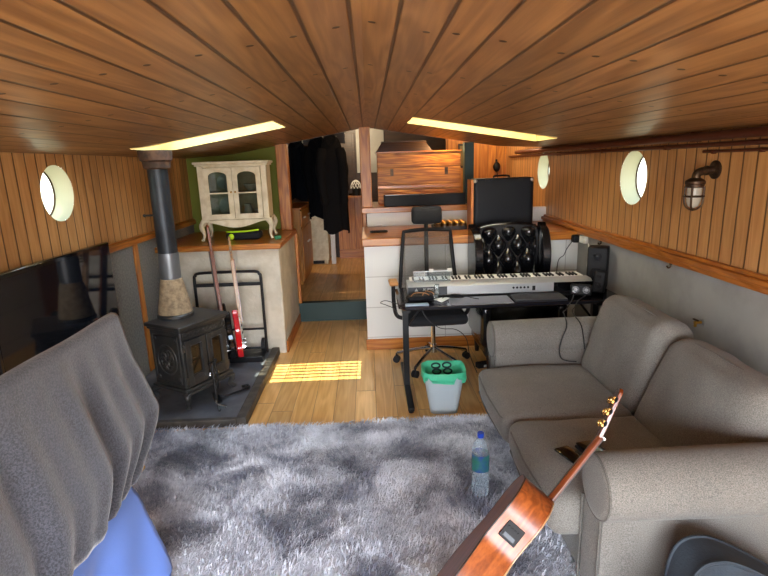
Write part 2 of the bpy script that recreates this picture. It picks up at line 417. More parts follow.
for x, sgn, hs in ((-HW, -1, LP), (HW, 1, RP)):
    for (c, z, r) in hs:
        i += 1; R2 = Matrix.Translation((x, c, z)) @ rotm(0, sgn*PI/2, 0); d = .115
        w = struct('window_%d' % i, MB().lathe([(r*.93, d+.03), (r*.93, d), (r, 0)], 48, R2) if 0 else
                   MB().grid(lambda u, v: R2 @ Vector(((r*(1-.07*v))*math.cos(2*PI*u), (r*(1-.07*v))*math.sin(2*PI*u), d*v)), 48, 4, closeu=True), K['cream'])
        MB().tube([R2 @ Vector((r*.92*math.cos(2*PI*k/48), r*.92*math.sin(2*PI*k/48), d)) for k in range(48)], .006, 6, closed=True).build('rim', K['bronze'], w)
        MB().lathe([(r*.93, d+.010), (r*.93, d+.004)], 48, R2).build('pane', K['portglass'], w)
        L = bpy.data.lights.new('porthole_portal', 'AREA'); L.shape = 'DISK'; L.size = 2*r; L.cycles.is_portal = True
        lo = bpy.data.objects.new('porthole_portal', L); COL.objects.link(lo); lo.location = (x+sgn*(d+.03), c, z); lo.rotation_euler = (0, sgn*PI/2, 0)
# planked ceiling with two skylight wells
SKY = [(-1.48, -.575, 3.42, 3.93), (.34, 1.40, 3.92, 4.42)]
xs = sorted({-2.0, -HW, -1.4, -.9, 0, .9, 1.4, HW, 2.0, -1.48, -.575, .34, -.3, .6, 1.15, -1.15}); ysl = [YB, 3.42, 3.92, 3.93, 4.42, YE]
b = MB()
for a, c in zip(xs, xs[1:]):
    for p, q in zip(ysl, ysl[1:]):
        if any(s[0]-1e-6 <= a and c <= s[1]+1e-6 and s[2]-1e-6 <= p and q <= s[3]+1e-6 for s in SKY): continue
        b.add([(a,p,ceil_z(a)),(c,p,ceil_z(c)),(c,q,ceil_z(c)),(a,q,ceil_z(a))], [(0,1,2,3)])
struct('ceiling', b, W['ceil'], smooth=60)
ZT = 2.17
for k, (x0, x1, y0, y1) in enumerate(SKY):
    b = MB(); n = 9; X = [x0+(x1-x0)*t/(n-1) for t in range(n)]
    for yy in (y0, y1):
        b.add([(x, yy, ceil_z(x)-.006) for x in X]+[(x, yy, ZT) for x in X], [(t, t+1, n+t+1, n+t) for t in range(n-1)])
    for xx in (x0, x1): b.add([(xx,y0,ceil_z(xx)-.006),(xx,y1,ceil_z(xx)-.006),(xx,y1,ZT),(xx,y0,ZT)], [(0,1,2,3)])
    m = .055  # lid border round the glazing
    for bx in ((x0-.02, x1+.02, y0-.02, y0+m), (x0-.02, x1+.02, y1-m, y1+.02), (x0-.02, x0+.01, y0+m, y1-m), (x1-.01, x1+.02, y0+m, y1-m)): b.box(*bx, ZT, ZT+.02)
    w = struct('window_%d' % (4+k), b, K['yellow'], smooth=0)
    MB().box(x0+.005, x1-.005, y0+m-.01, y1-m+.01, ZT+.021, ZT+.027).build('pane', K['milky'] if k == 1 else K['glass'], w, smooth=0)  # right pane made milky to keep direct sun out below it
    for t in range(1, 6): MB().cyl((x0+.04, y0+m+(y1-y0-2*m)*t/6, ZT+.05), (x1-.04, y0+m+(y1-y0-2*m)*t/6, ZT+.05), .0125, n=8).build('guard_bar', K['brass'], w)
    L = bpy.data.lights.new('skylight_portal', 'AREA'); L.shape = 'RECTANGLE'; L.size = x1-x0-.1; L.size_y = y1-y0-2*m; L.cycles.is_portal = True
    lo = bpy.data.objects.new('skylight_portal', L); COL.objects.link(lo); lo.location = ((x0+x1)/2, (y0+y1)/2, ZT+.035)
# stern bulkhead behind the viewer with its open double doorway
DX, DZ0, DZ1 = 1.15, .25, 1.80
struct('wall_rear', MB().box(-2, -DX, YB-.06, YB, 0, 2.3).box(DX, 2, YB-.06, YB, 0, 2.3).box(-DX, DX, YB-.06, YB, 0, DZ0).box(-DX, DX, YB-.06, YB, DZ1, 2.3), W['panel'], smooth=0)
L = bpy.data.lights.new('doorway_portal', 'AREA'); L.shape = 'RECTANGLE'; L.size = 2*DX; L.size_y = DZ1-DZ0; L.cycles.is_portal = True
lo = bpy.data.objects.new('doorway_portal', L); COL.objects.link(lo); lo.location = (0, YB-.07, (DZ0+DZ1)/2); lo.rotation_euler = (-PI/2, 0, PI)
# forward end
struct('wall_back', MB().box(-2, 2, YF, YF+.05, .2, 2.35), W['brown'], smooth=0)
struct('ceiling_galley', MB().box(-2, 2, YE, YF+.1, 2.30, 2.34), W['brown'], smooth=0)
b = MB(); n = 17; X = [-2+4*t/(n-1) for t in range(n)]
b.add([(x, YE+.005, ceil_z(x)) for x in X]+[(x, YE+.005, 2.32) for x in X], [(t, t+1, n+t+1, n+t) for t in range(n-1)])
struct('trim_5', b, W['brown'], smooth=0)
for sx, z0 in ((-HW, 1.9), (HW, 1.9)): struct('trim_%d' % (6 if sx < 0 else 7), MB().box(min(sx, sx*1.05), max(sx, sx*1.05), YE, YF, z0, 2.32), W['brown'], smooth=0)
struct('wall_galley', MB().box(1.08, HW, 7.25, 7.3, .216, 2.30), W['panel'], smooth=0)
# raised alcove on the left: plaster block, wooden ledge, olive wall, post
struct('wall_partition', MB().box(-HW, -.82, 4.65, YE-.04, 0, 1.0), K['plaster'], bevel=.012)
struct('trim_8', MB().box(-HW, -.795, 4.60, YE, 1.0, 1.05), W['trimx'], bevel=.006)
struct('baseboard_side', MB().box(-.82, -.805, 4.67, 5.62, 0, .11), W['trim'], bevel=.003)
struct('wall_alcove', MB().box(-HW, -.94, YE, YE+.04, 1.05, 2.0), K['olive'], smooth=0)
struct('wall_corridor', MB().box(-1.22, -1.18, YE+.06, YF, .216, 2.3), W['brown'], smooth=0)
struct('trim_9', MB().box(-.945, -.825, 5.6, 5.7, 1.05, ceil_z(.85)-.005), W['post'], bevel=.005)
struct('trim_10', MB().box(-.815, -.785, 5.64, 5.70, .22, 1.0), W['post'], bevel=.004)
# tiled half wall and counter on the right
struct('wall_counter', MB().box(-.055, HW, 4.66, 5.56, 0, .985), K['tile'], smooth=0)
struct('baseboard_counter', MB().box(-.07, HW, 4.645, 4.66, 0, .105), W['trimx'], bevel=.004)
struct('trim_11', MB().box(-.075, HW, 4.62, 5.56, .985, 1.06), W['trimx'], bevel=.008)
struct('wall_upstand', MB().box(-.03, HW, 5.56, 5.64, .9, 1.205), K['white'], smooth=0)
struct('trim_12', MB().box(-.075, 1.12, 5.48, 6.35, 1.205, 1.265), W['trimx'], bevel=.006)
struct('wall_galley_lower', MB().box(-.06, -.02, 5.56, 8.0, .216, 1.205), W['panel'], smooth=0)
struct('trim_13', MB().box(-.07, .04, 5.5, 5.6, 1.265, ceil_z(0)-.005), W['post'], bevel=.005)
struct('trim_14', MB().box(1.03, 1.13, 5.62, 5.72, 1.265, 1.90), K['dkgreen'], bevel=.004)
# far corridor: wainscot, skirting, white panel, dark door
struct('wall_wainscot', MB().box(-.5, -.03, YF-.12, YF-.08, .216, 1.2).box(-.5, -.03, YF-.25, YF-.08, 1.2, 1.23), W['panel'], smooth=0)
struct('baseboard_back', MB().box(-.5, -.03, YF-.14, YF-.12, .216, .36), W['trimx'], bevel=.004)
struct('wall_white', MB().box(-.16, .28, YF-.03, YF-.01, 1.58, 2.28), K['greywall'], smooth=0)
struct('door_1', MB().box(-.52, -.18, YF-.03, YF-.01, 1.26, 2.2).box(-.50, -.46, YF-.045, YF-.03, 1.26, 2.2).box(-.23, -.19, YF-.045, YF-.03, 1.26, 2.2), W['brown'], bevel=.004)
# pipes along the top of the right side
def pipe(name, pts, r, label):
    o = MB().tube(pts, r, 12).build(name, K['copper']); tag(o, label, 'pipe', 'pipes under the ceiling edge')
    return o
p = pipe('wall_pipe', [(1.855, -1.2, 1.795), (1.855, 6.6, 1.795)], .024, 'thick brown pipe running along the right side just under the ceiling')
for y in (1.9, 3.0, 4.4, 5.6): MB().box(1.85, HW-.001, y, y+.03, 1.768, 1.8225).build('clip', K['copper'], p)
p = pipe('wall_pipe', [(1.875, -1.2, 1.748), (1.875, 7.0, 1.748)], .013, 'thin brown pipe running below the thick pipe on the right side')
for y in (1.7, 2.4, 3.3, 4.2, 5.2): MB().box(1.862, HW-.001, y, y+.018, 1.732, 1.764).build('clip', K['copper'], p)
p = pipe('wall_pipe', [(1.885, -1.2, 1.713), (1.885, 2.95, 1.713)], .008, 'short thin pipe ending above the caged wall lamp')
for y in (2.5, 2.86): MB().box(1.876, HW-.001, y, y+.012, 1.700, 1.722).build('clip', K['copper'], p)
for y, l in ((4.15, 'small dark hook under the right rail, nearer the porthole'), (3.15, 'small dark hook under the right rail, nearer the caged lamp')):
    o = MB().tube(smoothpath([(HW-.02, y, 1.042), (HW-.02, y, 1.02), (HW-.035, y, 1.012), (HW-.045, y, 1.025)]), .005, 6).ball((HW-.02, y, 1.036), .009).build('rail_hook', K['bronze'])
    tag(o, l, 'hook', 'hooks under the right rail')
# rug
rx0, rx1, ry0, ry1 = -1.5, .84, .55, 3.19
o = thing('shaggy_rug', 'large grey and white shaggy rug on the plank floor', 'rug', (0,0,0))
MB().box(rx0, rx1, ry0, ry1, .001, .012).build('backing', K['rug'], o, smooth=0)
N = 60000
px = rng.uniform(rx0, rx1, N); py = ry0+(ry1-ry0)*rng.uniform(0, 1, N)**1.0
edge = rng.uniform(0, 1, N) < .02
py = np.where(edge, ry1-rng.uniform(0, .02, N), py)
ang = np.array([mnoise.noise(Vector((a*2.1, c*2.1, 3.)))*5 for a, c in zip(px[::1], py[::1])])+rng.normal(0, .9, N)
ln = rng.uniform(.030, .058, N); lean = rng.uniform(.35, 1.25, N); wd = rng.uniform(.0016, .0034, N)
dx, dy = np.cos(ang), np.sin(ang); sxv, syv = -dy*wd, dx*wd
base = np.stack([px, py, np.full(N, .012)], 1); sv = np.stack([sxv, syv, np.zeros(N)], 1)
mid = base+np.stack([dx*ln*.35*np.sin(lean), dy*ln*.35*np.sin(lean), ln*.5*np.cos(lean*.6)], 1)
tip = base+np.stack([dx*ln*np.sin(lean), dy*ln*np.sin(lean), ln*.75*np.cos(lean*.8)], 1)
V = np.stack([base-sv, base+sv, mid+sv*.8, mid-sv*.8, tip], 1).reshape(-1, 3)
me = bpy.data.meshes.new('pile'); nv = len(V); me.vertices.add(nv); me.vertices.foreach_set('co', V.ravel())
i0 = np.arange(N)*5
loops = np.concatenate([np.stack([i0, i0+1, i0+2, i0+3], 1), ], 1); tris = np.stack([i0+3, i0+2, i0+4], 1)
lp = np.concatenate([loops.ravel(), tris.ravel()]); me.loops.add(len(lp)); me.loops.foreach_set('vertex_index', lp)
me.polygons.add(2*N); me.polygons.foreach_set('loop_start', np.concatenate([np.arange(N)*4, 4*N+np.arange(N)*3]))
me.polygons.foreach_set('loop_total', np.concatenate([np.full(N, 4), np.full(N, 3)])); me.update(calc_edges=True); me.validate()
me.materials.append(K['rug']); pl = bpy.data.objects.new('pile', me); COL.objects.link(pl); pl.parent = o; pl['kind'] = 'stuff'

# ------------------------------------------------------------------ camera, sky, sun, lamps
f = 520.; F = Vector((-17, -123, f)).normalized(); D = Vector((71, (f*f-17*71)/123, f)).normalized(); D = (D-F*D.dot(F)).normalized(); Xr = D.cross(F)
# rows give world axes in camera coordinates (x right, y down, z forward)
cx = Vector((Xr[0], F[0], -D[0])); cyv = Vector((Xr[1], F[1], -D[1])); cz = Vector((Xr[2], F[2], -D[2]))
cam = bpy.data.cameras.new('camera'); co = bpy.data.objects.new('camera', cam); COL.objects.link(co)
cam.sensor_width = 36; cam.sensor_fit = 'HORIZONTAL'; cam.lens = f/768*36; cam.clip_start = .02
Mc = Matrix.Identity(4)
for r in range(3): Mc[r][0] = cx[r]; Mc[r][1] = -cyv[r]; Mc[r][2] = -cz[r]
Mc.translation = (0, 0, 1.7); co.matrix_world = Mc; SC.camera = co
wd_ = bpy.data.worlds.new('sky'); SC.world = wd_; wd_.use_nodes = True; t = wd_.node_tree; t.nodes.clear()
bg = t.nodes.new('ShaderNodeBackground'); ow = t.nodes.new('ShaderNodeOutputWorld'); t.links.new(bg.outputs[0], ow.inputs[0])
tc = t.nodes.new('ShaderNodeTexCoord'); sp = t.nodes.new('ShaderNodeSeparateXYZ'); t.links.new(tc.outputs['Generated'], sp.inputs[0])
rp = t.nodes.new('ShaderNodeValToRGB'); mr = t.nodes.new('ShaderNodeMapRange'); mr.inputs[1].default_value = -.3; mr.inputs[2].default_value = .8
t.links.new(sp.outputs[2], mr.inputs[0]); t.links.new(mr.outputs[0], rp.inputs[0]); t.links.new(rp.outputs[0], bg.inputs[0])
rp.color_ramp.elements[0].position = .1; rp.color_ramp.elements[0].color = (.45, .43, .38, 1)
rp.color_ramp.elements[1].position = .38; rp.color_ramp.elements[1].color = (.93, .97, 1.03, 1)
e = rp.color_ramp.elements.new(1.); e.color = (.62, .78, 1.1, 1)
bg.inputs[1].default_value = 14.0
sun = bpy.data.lights.new('sun', 'SUN'); sun.energy = 7.5; sun.angle = .0015; sun.color = (1, .93, .78)
so = bpy.data.objects.new('sun', sun); COL.objects.link(so); so.location = (-4, 3, 6)
so.rotation_euler = Vector((.50, .50, -2.17)).to_track_quat('-Z', 'Y').to_euler()
def lamp(name, loc, e, col, r=.05):
    L = bpy.data.lights.new(name, 'POINT'); L.energy = e; L.color = col; L.shadow_soft_size = r
    o = bpy.data.objects.new(name, L); COL.objects.link(o); o.location = loc
lamp('galley_lamp', (.82, 5.76, 2.0), 15, (1, .62, .27), .015)
lamp('corridor_lamp', (-.22, 7.9, 2.24), 22, (1, .78, .5), .06)
lamp('galley_ceiling_lamp', (1.5, 6.7, 2.2), 10, (1, .75, .45), .06)
SC.view_settings.view_transform = 'Standard'; SC.view_settings.look = 'None'; SC.view_settings.gamma = 1; SC.view_settings.use_curve_mapping = False
SC.view_settings.exposure = 0.92
# ------------------------------------------------------------------ left side: hearth, stove, cabinet, television, towel
o = thing('hearth', 'grey slate hearth slab with a dark wooden edge, under the stove', 'hearth', (-1.39, 3.92, 0))
MB().box(-.50, .44, -.64, .71, .001, .058).build('slab', K['slate'], o, bevel=.004)
MB().box(.44, .51, -.68, .71, .001, .072).build('kerb', K['kerb'], o, bevel=.008)
MB().box(-.50, .44, -.68, -.64, .001, .060).build('front_edge', K['kerb'], o, bevel=.006)

st = thing('wood_stove', 'black cast iron stove with two glazed doors on the slate hearth', 'stove', (-1.36, 3.69, .0625), (0, 0, math.radians(60.2)))
w, d = .205, .155
MB().box(-w, w, -d, d, .14, .555).build('body', K['iron'], st, bevel=.008)
MB().box(-w-.025, w+.025, -d-.03, d+.02, .575, .602).box(-w-.012, w+.012, -d-.015, d+.01, .555, .575).build('top_plate', K['iron'], st, bevel=.006)
b = MB().box(-w-.02, w+.02, -d-.025, d+.015, .118, .142); b.prism([(-w-.03, .098), (w+.03, .098), (w+.015, .118), (-w-.015, .118)], -d-.035, -d+.02)
b.build('base_skirt', K['iron'], st, bevel=.005)
for sx in (-1, 1):
    for sy in (-1, 1):
        P = smoothpath([(sx*(w-.02), sy*(d-.02), .12), (sx*(w+.012), sy*(d+.014), .085), (sx*(w-.002), sy*(d+.002), .035), (sx*(w+.016), sy*(d+.016), .008)], 5)
        n = len(P); b = MB().tube(P, .02, 10, radii=[.034-.018*math.sin(PI*.55*k/(n-1)) for k in range(n)])
        b.ball((sx*(w+.018), sy*(d+.018), .010), .022, (1, 1, .45)); b.build('leg', K['iron'], st)
b = MB(); b.box(-w+.01, w-.01, -d-.008, -d, .50, .55)
for k in range(9):
    b.tube([(-.16+.04*k+.014*math.cos(t), -d-.010, .525+.014*math.sin(t)) for t in [2*PI*q/14 for q in range(14)]], .0035, 6, closed=True)
b.build('frieze', K['iron'], st)
for sx in (-1, 1):
    x0, x1 = (-.19, -.006) if sx < 0 else (.006, .19)
    b = MB(); iw = .048
    b.box(x0, x0+iw, -d-.022, -d, .155, .49).box(x1-iw, x1, -d-.022, -d, .155, .49).box(x0+iw, x1-iw, -d-.022, -d, .155, .235).box(x0+iw, x1-iw, -d-.022, -d, .445, .49)
    b.tube([(x0+iw-.008, -d-.024, .228), (x0+iw-.008, -d-.024, .452), (x1-iw+.008, -d-.024, .452), (x1-iw+.008, -d-.024, .228)], .005, 6, closed=True)
    dr = b.build('door', K['iron'], st, bevel=.003)
    MB().box(x0+iw-.004, x1-iw+.004, -d-.010, -d-.006, .23, .45).build('window_pane', K['stoveglass'], dr, smooth=0)
    MB().cyl((sx*.03, -d-.02, .195), (sx*.03, -d-.045, .195), .008, n=10).ball((sx*.03, -d-.056, .195), .020).build('knob', K['chrome'], dr)
    for z in (.2, .44): MB().cyl((sx*.198, -d-.012, z-.025), (sx*.198, -d-.012, z+.025), .009, n=10).build('hinge', K['iron'], dr)
# ornament on the cheek facing the room
b = MB(); cx_, cz_ = 0., .34
for r_, rr in ((.095, .006), (.065, .005)): b.tube([(-w-.002, cx_+r_*math.cos(t), cz_+r_*math.sin(t)*1.15) for t in [2*PI*q/28 for q in range(28)]], rr, 6, closed=True)
for k in range(8):
    g = 2*PI*k/8; b.tube(smoothpath([(-w-.002, .015*math.cos(g), cz_+.015*math.sin(g)), (-w-.006, .04*math.cos(g+.4), cz_+.045*math.sin(g+.4)), (-w-.002, .062*math.cos(g), cz_+.07*math.sin(g))], 4), .007, 6)
b.tube([(-w-.002, -.125, .175), (-w-.002, .125, .175), (-w-.002, .125, .52), (-w-.002, -.125, .52)], .006, 6, closed=True)
for sy in (-1, 1):
    for sz in (.205, .49): b.ball((-w-.002, sy*.105, sz), .016, (.4, 1, 1))
b.build('side_ornament', K['iron'], st)

px_, py_ = -1.45, 3.735
fp = thing('stovepipe', 'tall dark stovepipe rising from the stove to the ceiling', 'flue', (px_, py_, .664))
MB().lathe([(.067, .0), (.067, 1.12)], 28).build('pipe', K['pipe'], fp)
b = MB()
for k in range(26): b.tube([((.115-.044*k/25)*math.cos(t), (.115-.044*k/25)*math.sin(t), .035+.0097*k) for t in [2*PI*q/28 for q in range(28)]], .0062, 6, closed=True)
b.lathe([(.110, .03), (.068, .28)], 28); b.build('rope_binding', K['rope'], fp)
MB().lathe([(.128, .0), (.128, .018), (.118, .028), (.08, .03)], 28).build('base_collar', K['iron'], fp)
b = MB().lathe([(.0705, .28), (.072, .30), (.071, .34), (.073, .37), (.0715, .41), (.0728, .44), (.0705, .47)], 28)
b.build('silver_wrap', K['foil'], fp)
zt = ceil_z(px_)-.664-.008
MB().lathe([(.074, zt-.125), (.088, zt-.115), (.092, zt-.075), (.106, zt-.065), (.110, zt-.03), (.112, zt-.02), (.112, zt-.0)], 28).build('ceiling_collar', K['rust'], fp)
MB().cyl((-.064, -.02, .74), (-.115, -.03, .74), .007, n=8).ball((-.118, -.03, .74), .011).build('damper_handle', K['iron'], fp)

o = thing('fire_tongs', 'black iron fire tongs propped against the stove doors', 'fire tool', (-1.14, 3.42, .06))
for s in (0, 1):
    MB().tube(smoothpath([(-.02+.008*s, .10+.04*s, .30), (.0+.02*s, .05+.03*s, .17), (.02-.01*s, .0-.01*s, .06), (.05+.03*s, -.06+.06*s, .008)]), .008, 8).build('arm', K['blackm'], o)
MB().tube([(-.03, .085, .30), (-.01, .15, .305)], .008, 8).ball((-.03, .085, .30), .014).ball((-.01, .15, .305), .014).build('handle', K['blackm'], o)
o = thing('ash_scraper', 'curled black iron scraper lying under the right stove door', 'fire tool', (-1.04, 3.66, .06))
MB().tube(smoothpath([(-.10, -.10, .012), (-.03, -.05, .02), (.03, .02, .014), (.07, .08, .012), (.05, .12, .012), (.01, .10, .012)]), .0085, 8).build('rod', K['blackm'], o)
MB().cbox((-.115, -.115, .03), (.10, .014, .05), (0, 0, -.7)).build('blade', K['blackm'], o, bevel=.003)

# hand truck
o = thing('hand_truck', 'black tubular steel hand truck standing upright against the plaster block', 'hand truck', (-1.26, 4.50, .0))
z0 = .075; hw = .29
MB().tube(smoothpath([(-hw, .0, z0), (-hw, .0, .4), (-hw, .0, .76), (-hw+.012, .0, .80), (-hw+.05, .0, .825), (0, .0, .828), (hw-.05, .0, .825), (hw-.012, .0, .80), (hw, .0, .76), (hw, .0, .4), (hw, .0, z0)], 4), .013, 10).build('frame', K['blackm'], o)
MB().cyl((-hw, 0, .715), (hw, 0, .715), .016, n=12).build('grip', K['rubber'], o)
MB().cyl((-hw, 0, .30), (hw, 0, .30), .010, n=10).cyl((-hw, 0, .12), (hw, 0, .12), .010, n=10).build('cross_bar', K['blackm'], o)
MB().box(-hw+.04, hw, -.20, .02, .075, .088).box(-hw+.04, hw, -.21, -.195, .06, .11).build('toe_plate', K['blackm'], o, bevel=.004)
for s in (-1, 1):
    MB().cyl((s*(hw-.052), .06, .125), (s*(hw-.022), .06, .125), .065, n=24).build('wheel', K['rubber'], o)

# electric guitars
def outline(pts, k=6):
    P = smoothpath([(a, 0, c) for a, c in pts]+[(pts[0][0], 0, pts[0][1])], k); return [(p.x, p.z) for p in P[:-1]]
STRAT = [(0, 0), (.11, .012), (.158, .07), (.15, .14), (.115, .20), (.12, .27), (.14, .335), (.105, .355), (.06, .32), (.03, .325), (-.03, .325), (-.07, .35), (-.12, .40), (-.15, .385), (-.135, .31), (-.12, .23), (-.145, .15), (-.165, .09), (-.12, .02)]
def electric(name, label, loc, rot, bodym, pick, neckm):
    o = thing(name, label, 'electric guitar', loc, rot, 'electric guitars by the stove')
    MB().prism(outline(STRAT), -.022, .022).build('body', bodym, o, bevel=.008)
    MB().prism(outline([(.03, .06), (.10, .08), (.09, .16), (.06, .26), (.03, .31), (-.04, .31), (-.09, .33), (-.07, .22), (-.02, .12)]), -.026, -.022).build('pickguard', pick, o)
    MB().prism([(-.022, .29), (.022, .29), (.018, .80), (-.018, .80)], -.038, -.012).build('neck', neckm, o, bevel=.004)
    MB().prism([(-.026, .29), (.026, .29), (.021, .80), (-.021, .80)], -.044, -.038).build('fretboard', W['neck'] if neckm is W['maple'] else W['brown'], o)
    h = MB().prism(outline([(-.02, .79), (.02, .80), (.025, .86), (.03, .93), (.035, .975), (.01, .985), (-.03, .955), (-.045, .88), (-.03, .82)], 4), -.034, -.018).build('headstock', neckm, o, bevel=.002)
    for k in range(6):
        z = .825+.023*k; MB().cyl((-.034, -.026, z), (-.060, -.026, z), .004, n=8).ball((-.064, -.026, z), .009, (1, .5, 1), 10, 6).build('tuner', K['chrome'], h)
    for z in (.13, .19, .25): MB().box(-.04, .04, -.031, -.026, z, z+.018).build('pickup', K['white'] if pick is not K['pick'] else K['black'], o, bevel=.002)
    MB().box(-.035, .035, -.036, -.022, .075, .10).build('bridge', K['chrome'], o, bevel=.002)
    for k in range(3): MB().cyl((.06+.012*k, -.026, .14-.035*k), (.06+.012*k, -.042, .14-.035*k), .011, n=12).build('knob', K['chrome'], o)
    return o
electric('electric_guitar', 'black electric guitar with a brown neck, half hidden behind the stove', (-1.235, 4.30, .108), (math.radians(2), math.radians(-10), math.radians(-68)), K['bezel'], K['navy'], W['neck']).scale = (1.17,)*3
electric('electric_guitar', 'red electric guitar seen edge-on against the hand truck', (-1.145, 4.30, .113), (math.radians(-3), math.radians(10), math.radians(101)), K['red'], K['pick'], W['maple']).scale = (1.06,)*3

# display cabinet on the ledge
cb = thing('display_cabinet', 'cream antique glazed cabinet on curved legs, on the wooden ledge', 'cabinet', (-1.235, 5.02, 1.05), (0, 0, math.radians(4)))
w, d = .305, .16; zb, zt = .20, .70
b = MB(); b.box(-w, -w+.018, -d, d, zb, zt).box(w-.018, w, -d, d, zb, zt).box(-w, w, d-.015, d, zb, zt).box(-w, w, -d, d, zb, zb+.02).box(-w, w, -d, d, zt-.02, zt)
b.box(-w, -w+.05, -d-.012, -d, zb, zt).box(w-.05, w, -d-.012, -d, zb, zt).box(-w+.05, w-.05, -d-.012, -d, zt-.03, zt); b.build('carcass', K['antique'], cb, bevel=.003)
MB().box(-w-.03, w+.03, -d-.04, d+.01, zt, zt+.022).box(-w-.018, w+.018, -d-.026, d, zt-.018, zt).build('cornice', K['antique'], cb, bevel=.006)
MB().box(-w+.018, w-.018, -d+.01, d-.02, .435, .449).build('shelf', K['antique'], cb)
ap = [(-w-.012, zb), (w+.012, zb), (w+.012, zb-.03)]+[(w*(1-2*t/16), zb-.045-.030*math.cos(PI*(1-2*t/16)*1.0)*(1 if 1 else 0)) for t in range(1, 16)]+[(-w-.012, zb-.03)]
MB().prism(ap, -d-.02, -d+.0).box(-w-.012, w+.012, -d, d, zb-.02, zb).build('apron', K['antique'], cb, bevel=.003)
for sx in (-1, 1):
    for sy in (-1, 1):
        P = smoothpath([(sx*(w-.015), sy*(d-.015), zb-.01), (sx*(w+.012), sy*(d+.006), zb-.06), (sx*(w-.004), sy*(d-.006), zb-.13), (sx*(w+.012), sy*(d+.008), .012)], 5); n = len(P)
        MB().tube(P, .02, 10, radii=[.032-.020*min(1, k/(n*.75))+(.006 if k > n-3 else 0) for k in range(n)]).build('leg', K['antique'], cb)
for sx in (-1, 1):
    x0, x1 = (-w+.052, -.002) if sx < 0 else (.002, w-.052); fw = .042; z0, z1 = zb+.01, zt-.034; zc_ = z1-.075
    xm, hw_ = (x0+x1)/2, (x1-x0)/2-fw
    arch = [(xm+hw_*math.cos(PI*k/16), zc_+.042*math.sin(PI*k/16)) for k in range(17)]
    b = MB().box(x0, x0+fw, -d-.03, -d-.012, z0, z1).box(x1-fw, x1, -d-.03, -d-.012, z0, z1).box(x0+fw, x1-fw, -d-.03, -d-.012, z0, z0+fw)
    for k in range(16):
        (ax_, az_), (bx_, bz_) = arch[k], arch[k+1]; b.prism([(ax_, az_), (bx_, bz_), (bx_, z1), (ax_, z1)], -d-.03, -d-.012)
    b.box(x0+fw, x1-fw, -d-.028, -d-.016, .436, .448)
    b.tube([(xm-hw_, -d-.031, z0+fw)]+[(p, -d-.031, q) for p, q in reversed(arch)]+[(xm+hw_, -d-.031, z0+fw)], .0035, 6, closed=True)
    dr = b.build('door', K['antique'], cb, smooth=20)
    MB().box(x0+fw-.003, x1-fw+.003, -d-.021, -d-.019, z0+fw-.003, z1-.01).build('pane', K['pane'], dr, smooth=0)
    MB().ball((-.012*sx*-1 if 0 else sx*.018, -d-.038, .45), .009).build('knob', K['brass'], dr)
def plate(label, loc, r, tilt):
    o = MB().lathe([(r*.45, 0), (r*.6, .006), (r, .018), (r, .021), (r*.6, .011), (r*.1, .008)], 32).build('plate', K['china'], None, loc=loc, rot=(tilt, 0, 0)); return tag(o, label, 'plate')
def vessel(name, label, loc, prof):
    o = MB().lathe(prof, 24).build(name, K['china'], None, loc=loc); return tag(o, label, 'crockery')
plate('white plate propped upright behind the lower left cabinet pane', (-1.345, 5.10, 1.355), .085, math.radians(78))
plate('white plate propped upright behind the upper left cabinet pane', (-1.365, 5.13, 1.585), .072, math.radians(80))
vessel('jug', 'small white jug behind the lower right cabinet pane', (-1.14, 5.00, 1.271), [(.03, 0), (.045, .03), (.035, .08), (.03, .10), (.034, .11)])
vessel('cup', 'white cup beside the jug behind the lower right cabinet pane', (-1.05, 5.05, 1.271), [(.02, 0), (.038, .02), (.042, .06)])
vessel('bowl', 'pale bowl behind the upper right cabinet pane', (-1.10, 5.02, 1.50), [(.025, 0), (.05, .03), (.065, .065)])
vessel('jug', 'tall white jug behind the upper left cabinet pane', (-1.30, 5.00, 1.50), [(.03, 0), (.042, .04), (.03, .09), (.026, .12), (.032, .135)])
o = thing('cool_bag', 'black fabric case with a neon green rim under the cabinet', 'bag', (-1.19, 4.98, 1.05))
MB().cushion((.32, .16, .075), .03, M=Matrix.Translation((0, 0, .038))).build('body', K['navyfab'], o)
MB().tube(smoothpath([(-.155, -.06, .082), (-.08, -.075, .080), (.06, -.078, .084), (.15, -.06, .092)]), .0085, 8).build('rim', K['neon'], o)
MB().ball((-.105, -.085, .035), .026, (1, .5, 1.1)).build('tag', K['neon'], o)
o = MB().cbox((0, 0, .016), (.06, .05, .032)).build('small_box', mat('green_card', '1c7a4a', .5), None, bevel=.004, loc=(-.865, 4.90, 1.05), rot=(0, 0, .3)); tag(o, 'tiny green box at the right end of the wooden ledge', 'box')

# television
tv = thing('television', 'large black flat television on the left wall', 'television', (-1.83, 3.03, .62))
MB().box(-.02, .02, -.61, .61, 0, .62).build('housing', K['bezel'], tv, bevel=.008)
MB().box(.0205, .022, -.585, .585, .035, .590).build('screen', K['screen'], tv, smooth=0)
MB().box(-.066, -.02, -.2, .2, .15, .45).build('wall_bracket', K['blackm'], tv)

